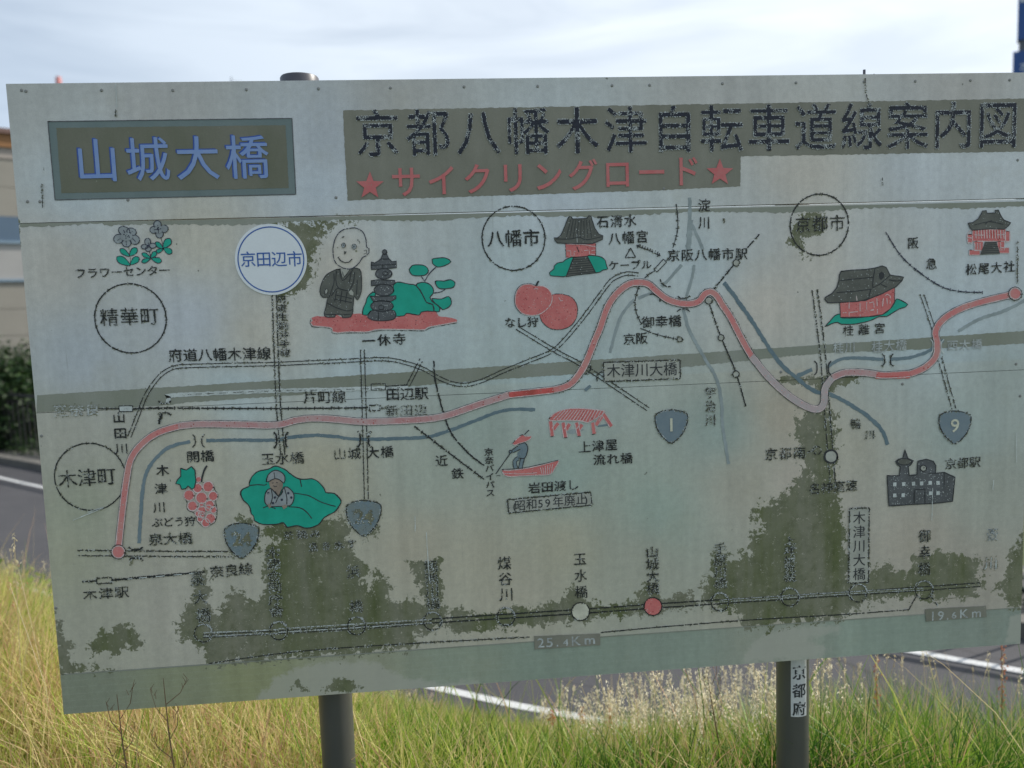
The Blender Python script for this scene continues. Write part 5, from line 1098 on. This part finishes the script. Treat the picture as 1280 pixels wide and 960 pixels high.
for i in range(3):
    x = rng.uniform(-2.3, -1.2); y = rng.uniform(2.2, 4.2); s_ = float(side(np.array([x]), np.array([y]))[0])
    if s_ < .15: continue
    z = float(gz(np.array([x]), np.array([y]))[0]); L_.append(leaves(220, (x, y, z+.25), (.26, .26, .26), .03, (.3, .95), .3))
tag(mesh_from('leafy_weeds', *merge(L_), LM), 'low leafy weeds growing through the bank grass', 'weeds', kind='stuff')
# single plants
stemm = plain('dry_stem', (.17, .11, .06), .8, 0, .2, 40); rustm = plain('rusty_seed', (.42, .13, .045), .8, 0, .25, 60)
def at_ray(px, py, y): return inplane(px, py, y)
def dock(px, ytop, yy, label):
    T_ = at_ray(px, ytop, yy); x = float(T_[0]); z0 = float(gz(np.array([x]), np.array([yy]))[0]); top = float(T_[2])
    r = empty('dock_plant', (x, yy, z0), label, 'weed', 'rusty dock stalks in the grass'); H_ = top-z0
    b = MB(); b.tube([(0, 0, -.03), (.01, .0, H_*.5), (.0, .01, H_)], [.004, .003, .0015], 6); b.build('stem', stemm, r)
    b = MB()
    for j in range(60):
        t_ = random.random(); q = Vector((random.gauss(0, .007), random.gauss(0, .007), H_*(.72+.28*t_))); s_ = random.uniform(.003, .0055)
        b.add([q+Vector((s_, 0, 0)), q+Vector((-s_*.5, s_*.87, 0)), q+Vector((-s_*.5, -s_*.87, 0)), q+Vector((0, 0, s_*1.6))], [(0, 1, 2), (0, 1, 3), (1, 2, 3), (2, 0, 3)])
    b.build('seed_head', rustm, r)
    b = MB()
    for j in range(4):
        q = H_*(.15+.14*j); a_ = j*2.1; b.add([(0, 0, q), (math.cos(a_)*.05+.01, math.sin(a_)*.05, q+.04), (math.cos(a_)*.11, math.sin(a_)*.11, q+.02), (math.cos(a_)*.05-.01, math.sin(a_)*.05+.012, q+.03)], [(0, 1, 2, 3)])
    b.build('leaf', LM, r)
for q in [(690, 888, 1.25, 'rusty red dock stalk, leftmost of those between the posts'), (727, 884, 1.5, 'slim rusty dock stalk behind the pale seed heads'), (762, 884, 1.2, 'tallest rusty dock stalk between the two posts'), (1096, 822, 1.1, 'orange dock stalk just right of the right post'),
          (1254, 806, 1.0, 'orange dock stalk under the right corner of the board'), (246, 905, 1.1, 'rusty dock stalk left of the left post')]: dock(*q)
def twig(px, py0, py1, yy, label, seed):
    rr_ = random.Random(seed); A_ = at_ray(px, py0, yy); x = float(A_[0]); z0 = float(gz(np.array([x]), np.array([yy]))[0]); B_ = at_ray(px-12, py1, yy); H_ = float(B_[2])-z0; dx = float(B_[0])-x
    r = empty('dry_weed', (x, yy, z0), label, 'weed'); b = MB(); b.tube([(0, 0, -.02), (.01, 0, H_*.5), (dx*.5, .0, H_*.8), (dx, 0, H_)], [.0028, .0024, .0018, .0008], 5); b.build('stem', stemm, r)
    for j in range(6):
        t_ = .55+.07*j; s_ = 1 if j % 2 else -1; p0 = Vector((dx*max(0, t_-.5), 0, H_*t_)); b = MB(); e = p0+Vector((s_*rr_.uniform(.02, .05), rr_.uniform(-.02, .02), rr_.uniform(.05, .09))); b.tube([p0, (p0+e)/2+Vector((s_*.008, 0, -.004)), e], [.0012, .001, .0006], 4)
        for m_ in range(4):
            q = e-Vector((s_*.004*m_, 0, .008*m_)); b.tube([q, q+Vector((rr_.uniform(-.012, .012), 0, .014))], [.0008, .0005], 4)
        b.build('branch', stemm, r)
twig(216, 965, 848, -.10, 'thin brown weed whose twigs reach over the lower left of the board', 3)
twig(158, 965, 868, -.08, 'smaller thin weed in front of the lower left corner of the board', 5)
twig(895, 950, 838, .35, 'thin weed stalk just left of the right post', 8)

# ------------------------------------------------------------------ far side: fence, bush, building
def ray(px, py): d = F_ + R_*(px-640)/FPX - U_*(py-480)/FPX; return d/math.hypot(d[0], d[1])
fen = offs(fr, 1.05); ironm = plain('black_painted_iron', (.02, .02, .022), .45, 0, .1, 30)
d_ = np.concatenate([[0], np.cumsum(np.linalg.norm(np.diff(fen, axis=0), axis=1))])
k0 = np.argmin(np.hypot(fen[:, 0]+11, fen[:, 1]-17)); s0 = d_[k0]
fence = empty('metal_fence', (float(fen[k0][0]), float(fen[k0][1]), RZ+.11), 'low black metal railing along the far pavement in front of the green bush', 'fence')
fo = np.array([fen[k0][0], fen[k0][1], 0])
def fpt(s_): return np.array([np.interp(s_, d_, fen[:, 0]), np.interp(s_, d_, fen[:, 1])])
Lf = 26.0
def rail_obj(z, r_):
    b = MB(); b.tube([(*(fpt(s0+q)-fo[:2]), z) for q in np.linspace(0, Lf, 20)], r_, 6); b.build('rail', ironm, fence)
rail_obj(1.08, .032); rail_obj(.98, .012); rail_obj(.12, .016)
pm = None
for q in np.arange(0, Lf+.01, 2.0):
    p = fpt(s0+q)-fo[:2]
    if pm is None:
        b = MB(); b.tube([(0, 0, -.1), (0, 0, 1.12)], .03, 10); o = b.build('post', ironm, fence); pm = o.data
    else: o = bpy.data.objects.new('post', pm); COL.objects.link(o); o.parent = fence
    o.location = (float(p[0]), float(p[1]), 0)
pm = None
for q in np.arange(.2, Lf, .2):
    if abs((q/2.0) - round(q/2.0)) < .02: continue
    p = fpt(s0+q)-fo[:2]
    if pm is None:
        b = MB(); b.tube([(0, 0, .12), (0, 0, .99)], .014, 6); o = b.build('bar', ironm, fence); pm = o.data
    else: o = bpy.data.objects.new('bar', pm); COL.objects.link(o); o.parent = fence
    o.location = (float(p[0]), float(p[1]), 0)
BM_ = grassmat('bush_leaf', [(.006, .021, .005), (.012, .037, .008), (.023, .058, .012), (.042, .085, .018)], .25)
barkm = plain('bark', (.09, .065, .045), .9, 0, .25, 12, .01)
def bush(name, cx, cy, z, rads, n, size, label, group=None, cat='bush'):
    r = empty(name, (cx, cy, z), label, cat, group); L_ = []
    rr_ = random.Random(int(cx*100))
    for i in range(7):
        L_.append(leaves(n//7, (rr_.uniform(-.55, .55)*rads[0], rr_.uniform(-.4, .4)*rads[1], rads[2]*rr_.uniform(.45, .75)), (rads[0]*.62, rads[1]*.6, rads[2]*.52), size, (0, 1), .35))
    mesh_from('foliage', *merge(L_), BM_, parent=r)
    b = MB()
    for i in range(5): b.tube([(0, 0, -.1), (rr_.uniform(-.3, .3)*rads[0], rr_.uniform(-.2, .2), rads[2]*.5), (rr_.uniform(-.6, .6)*rads[0], rr_.uniform(-.3, .3), rads[2]*.9)], [.03, .02, .008], 5)
    b.build('stem', barkm, r)
for j, (px, dist, rw, hh, lab) in enumerate([(-25, 19.0, 1.4, 1.85, 'dark green bush behind the black railing, cut by the left edge of the photo'), (18, 19.3, 1.5, 1.75, 'dark leafy bush behind the black railing beside the board edge'), (75, 19.6, 1.6, 1.65, 'dark bush behind the railing, just hidden by the board edge'), (180, 20.5, 1.8, 1.5, 'second dark bush hidden behind the board')]):
    d = ray(px, 480); bush('bush', float(CAM[0]+d[0]*dist), float(CAM[1]+d[1]*dist), RZ, (rw, 1.0, hh), 5200, .06, lab, 'bushes behind the railing')
# weeds at the foot of the railing
L_ = []
for q in np.arange(0, Lf, .28):
    p = fpt(s0+q); L_.append(leaves(110, (p[0]+rng.uniform(-.1, .1), p[1]+.15, RZ+.1+rng.uniform(.02, .14)), (.3, .2, .22), .035, (.1, 1.0), .3))
tag(mesh_from('roadside_weeds', *merge(L_), BM_), 'tangled weeds growing through the foot of the railing', 'weeds', kind='stuff')

d = ray(8, 165); DB = 24.0; Q = np.array([CAM[0]+d[0]*DB, CAM[1]+d[1]*DB])
bang = math.radians(38)
bld = empty('commercial_building', (float(Q[0]), float(Q[1]), RZ), 'beige two-storey building with an orange fascia and a blue band over its windows', 'building', rz=bang)
bx0, bx1, dep = -9.0, 11.0, 9.0      # local x along the facade, local y away from the road
beige = plain('beige_siding', (.27, .255, .225), .8, 0, .07, 1.5); lightp = plain('pale_panel', (.34, .335, .33), .5, 0, .06, 2); orange = plain('orange_fascia', (.26, .125, .045), .6, 0, .1, 2); brown = plain('brown_roof_edge', (.17, .10, .085), .6, 0, .1, 2); blu = plain('blue_band', (.085, .135, .20), .5, 0, .07, 2); lblu = plain('light_blue_frame', (.20, .28, .36), .45, 0, .06, 4); trim = plain('pale_trim', (.32, .285, .26), .7, 0, .07, 2)
H0 = RZ
def bb(name, x0, x1, y0, y1, z0, z1, m, bev=0): b = MB(); b.box(x0, x1, y0, y1, z0-H0, z1-H0); return b.build(name, m, bld)
bb('wall', bx0+.02, bx1-.02, .05, dep, RZ, 6.0, beige)
bb('roof_edge', bx0-.12, bx1+.12, -.16, dep+.1, 6.04, 6.16, brown)
bb('fascia', bx0-.06, bx1+.06, -.08, .045, 5.72, 6.037, orange); bb('trim', bx0-.02, bx1+.02, -.02, .046, 5.45, 5.717, trim)
for z0, z1 in ((4.775, 5.445), (4.06, 4.765)): 
    for k in range(5): bb('wall_panel', bx0+k*4+.004, bx0+(k+1)*4-.004, 0, .047, z0, z1, beige)
bb('blue_band', bx0, bx1, -.03, .048, 3.47, 4.052, blu); bb('sill', bx0, bx1, -.06, .049, 3.40, 3.466, lblu)
bb('sill', bx0, bx1, -.05, .049, 2.47, 2.53, lblu)
xx = bx0
while xx < bx1-.1:
    bb('window_panel', xx+.03, min(xx+1.57, bx1), .0, .047, 2.533, 3.397, lightp); bb('mullion', xx-.03, xx+.027, -.03, .049, 2.533, 3.397, lblu); xx += 1.6
zz = 2.46; 
while zz > RZ+.1:
    z1 = zz; z0 = max(zz-.66, RZ+.02)
    for k in range(5): bb('wall_panel', bx0+k*4+.004, bx0+(k+1)*4-.004, 0, .047, z0+.006, z1-.006, beige)
    zz = z0

# ------------------------------------------------------------------ far: mast, aerial, pylon sign, trees
d = ray(73, 98.5); DM = 320; hx, hy = float(CAM[0]+d[0]*DM), float(CAM[1]+d[1]*DM); HT = float(CAM[2]+ray(73, 96)[2]*DM) - RZ
mast = empty('radio_mast', (hx, hy, RZ), 'tip of a distant red and white mast above the upper left of the board', 'mast')
redm = plain('mast_red', (.62, .25, .24), .6, 0, .05, 1); whm = plain('mast_white', (.75, .72, .72), .6, 0, .05, 1)
for k in range(14):
    z0, z1 = HT*k/14, HT*(k+1)/14; m_ = redm if k % 2 else whm; b = MB(); r0, r1 = 3.2*(1-k/14)+.7, 3.2*(1-(k+1)/14)+.7
    for j in range(4):
        a0 = j*math.pi/2+.4; a1 = a0+math.pi/2; p = lambda a_, r_, z_: (r_*math.cos(a_), r_*math.sin(a_), z_); b.tube([p(a0, r0, z0), p(a0, r1, z1)], .16, 5); b.tube([p(a0, r0, z0), p(a1, r1, z1)], .09, 4); b.tube([p(a1, r0, z0), p(a0, r1, z1)], .09, 4)
    b.build('lattice_section', m_, mast)
b = MB(); b.tube([(0, 0, HT-2.6), (0, 0, HT)], [.75, .75], 8); b.build('lamp_housing', redm, mast)
d = ray(289, 96); DA = 60; hx, hy = float(CAM[0]+d[0]*DA), float(CAM[1]+d[1]*DA); HT = float(CAM[2]+d[2]*DA)-RZ
ant = empty('aerial_pole', (hx, hy, RZ), 'hair-thin distant aerial rising over the board left of the post cap', 'aerial'); b = MB(); b.tube([(0, 0, 0), (0, 0, HT-2), (0, 0, HT)], [.09, .06, .025], 8); b.build('pole', dark_met, ant); b = MB(); b.tube([(-.1, 0, HT-.25), (.7, .2, HT-.3)], .012, 5)
b.build('crossbar', dark_met, ant)
# pylon sign
d0 = ray(1272.5, 10); DP = 22.0
sx, sy = float(CAM[0]+d0[0]*DP), float(CAM[1]+d0[1]*DP)
face = math.atan2(-d0[1], -d0[0])+math.pi/2
pyl = empty('pylon_sign', (sx, sy, RZ), 'tall blue roadside sign on a grey pole at the upper right corner', 'sign', rz=face)
pblue = plain('sign_blue', (.018, .075, .26), .35, 0, .06, 3); pgrey = plain('pole_grey', (.10, .11, .13), .5, 0, .1, 6); pwhite = plain('sign_white', (.55, .58, .62), .5, 0, .05, 3)
def pz(py): return float(CAM[2]+ray(1274, py)[2]*DP)-RZ
b = MB(); b.box(0, 1.6, -.15, .15, pz(52), pz(-45)); b.build('upper_board', pblue, pyl); b = MB(); b.box(-.07, 1.6, -.15, .15, pz(125), pz(66)); b.build('lower_board', pblue, pyl)
b = MB(); b.box(.035, 1.5, -.156, -.151, pz(6), pz(-30)); b.build('white_panel', pwhite, pyl)
b = MB(); b.tube([(.16, 0, 0), (.16, 0, pz(-40))], .13, 14); b.tube([(1.3, 0, 0), (1.3, 0, pz(-40))], .13, 14); b.build('pole', pgrey, pyl)
b = MB()
for j, ch in enumerate('ホー'):
    V, Fc = glyph(ch, .02); s_ = .24; b.add([(.17+j*.24+a_/EM*s_, -.1515, pz(86)+(b_-CY)/EM*s_) for a_, b_ in V], Fc)
b.build('lettering', pwhite, pyl)
# distant trees beyond the road (mostly behind the board)
def tree(x, y, hh, label):
    r = empty('broadleaf_tree', (x, y, RZ), label, 'tree', 'trees beyond the road'); L_ = []; rr_ = random.Random(int(x*31))
    for i in range(8): L_.append(leaves(420, (rr_.uniform(-.28, .28)*hh, rr_.uniform(-.25, .25)*hh, hh*rr_.uniform(.45, .85)), (hh*.2, hh*.2, hh*.15), .14, (0, .9), .4))
    mesh_from('crown', *merge(L_), BM_, parent=r)
    b = MB(); b.tube([(0, 0, -.1), (.05, 0, hh*.3), (0, .05, hh*.6)], [.16, .12, .05], 8)
    for i in range(4): a_ = i*1.6; b.tube([(0, 0, hh*.3), (math.cos(a_)*hh*.1, math.sin(a_)*hh*.1, hh*.45), (math.cos(a_)*hh*.22, math.sin(a_)*hh*.2, hh*.62)], [.07, .05, .02], 6)
    b.build('trunk', barkm, r)
for x, y, hh, lab in [(16.5, 14.5, 3.4, 'low tree beyond the road at the right, near the blue sign'), (22, 20, 5.5, 'tree standing right of the board beyond the road'), (30, 24, 5.0, 'tree furthest to the right beyond the road')]: tree(x, y, hh, lab)
for px, dist, hh, lab in [(430, 40, 5.0, 'small tree behind the board, nearest the beige building'), (640, 46, 5.6, 'round tree straight behind the middle of the board'), (860, 44, 5.2, 'tree behind the board left of the right post'), (1120, 48, 6.0, 'tree behind the right end of the board')]:
    d = ray(px, 300); tree(float(CAM[0]+d[0]*dist), float(CAM[1]+d[1]*dist), hh, lab)
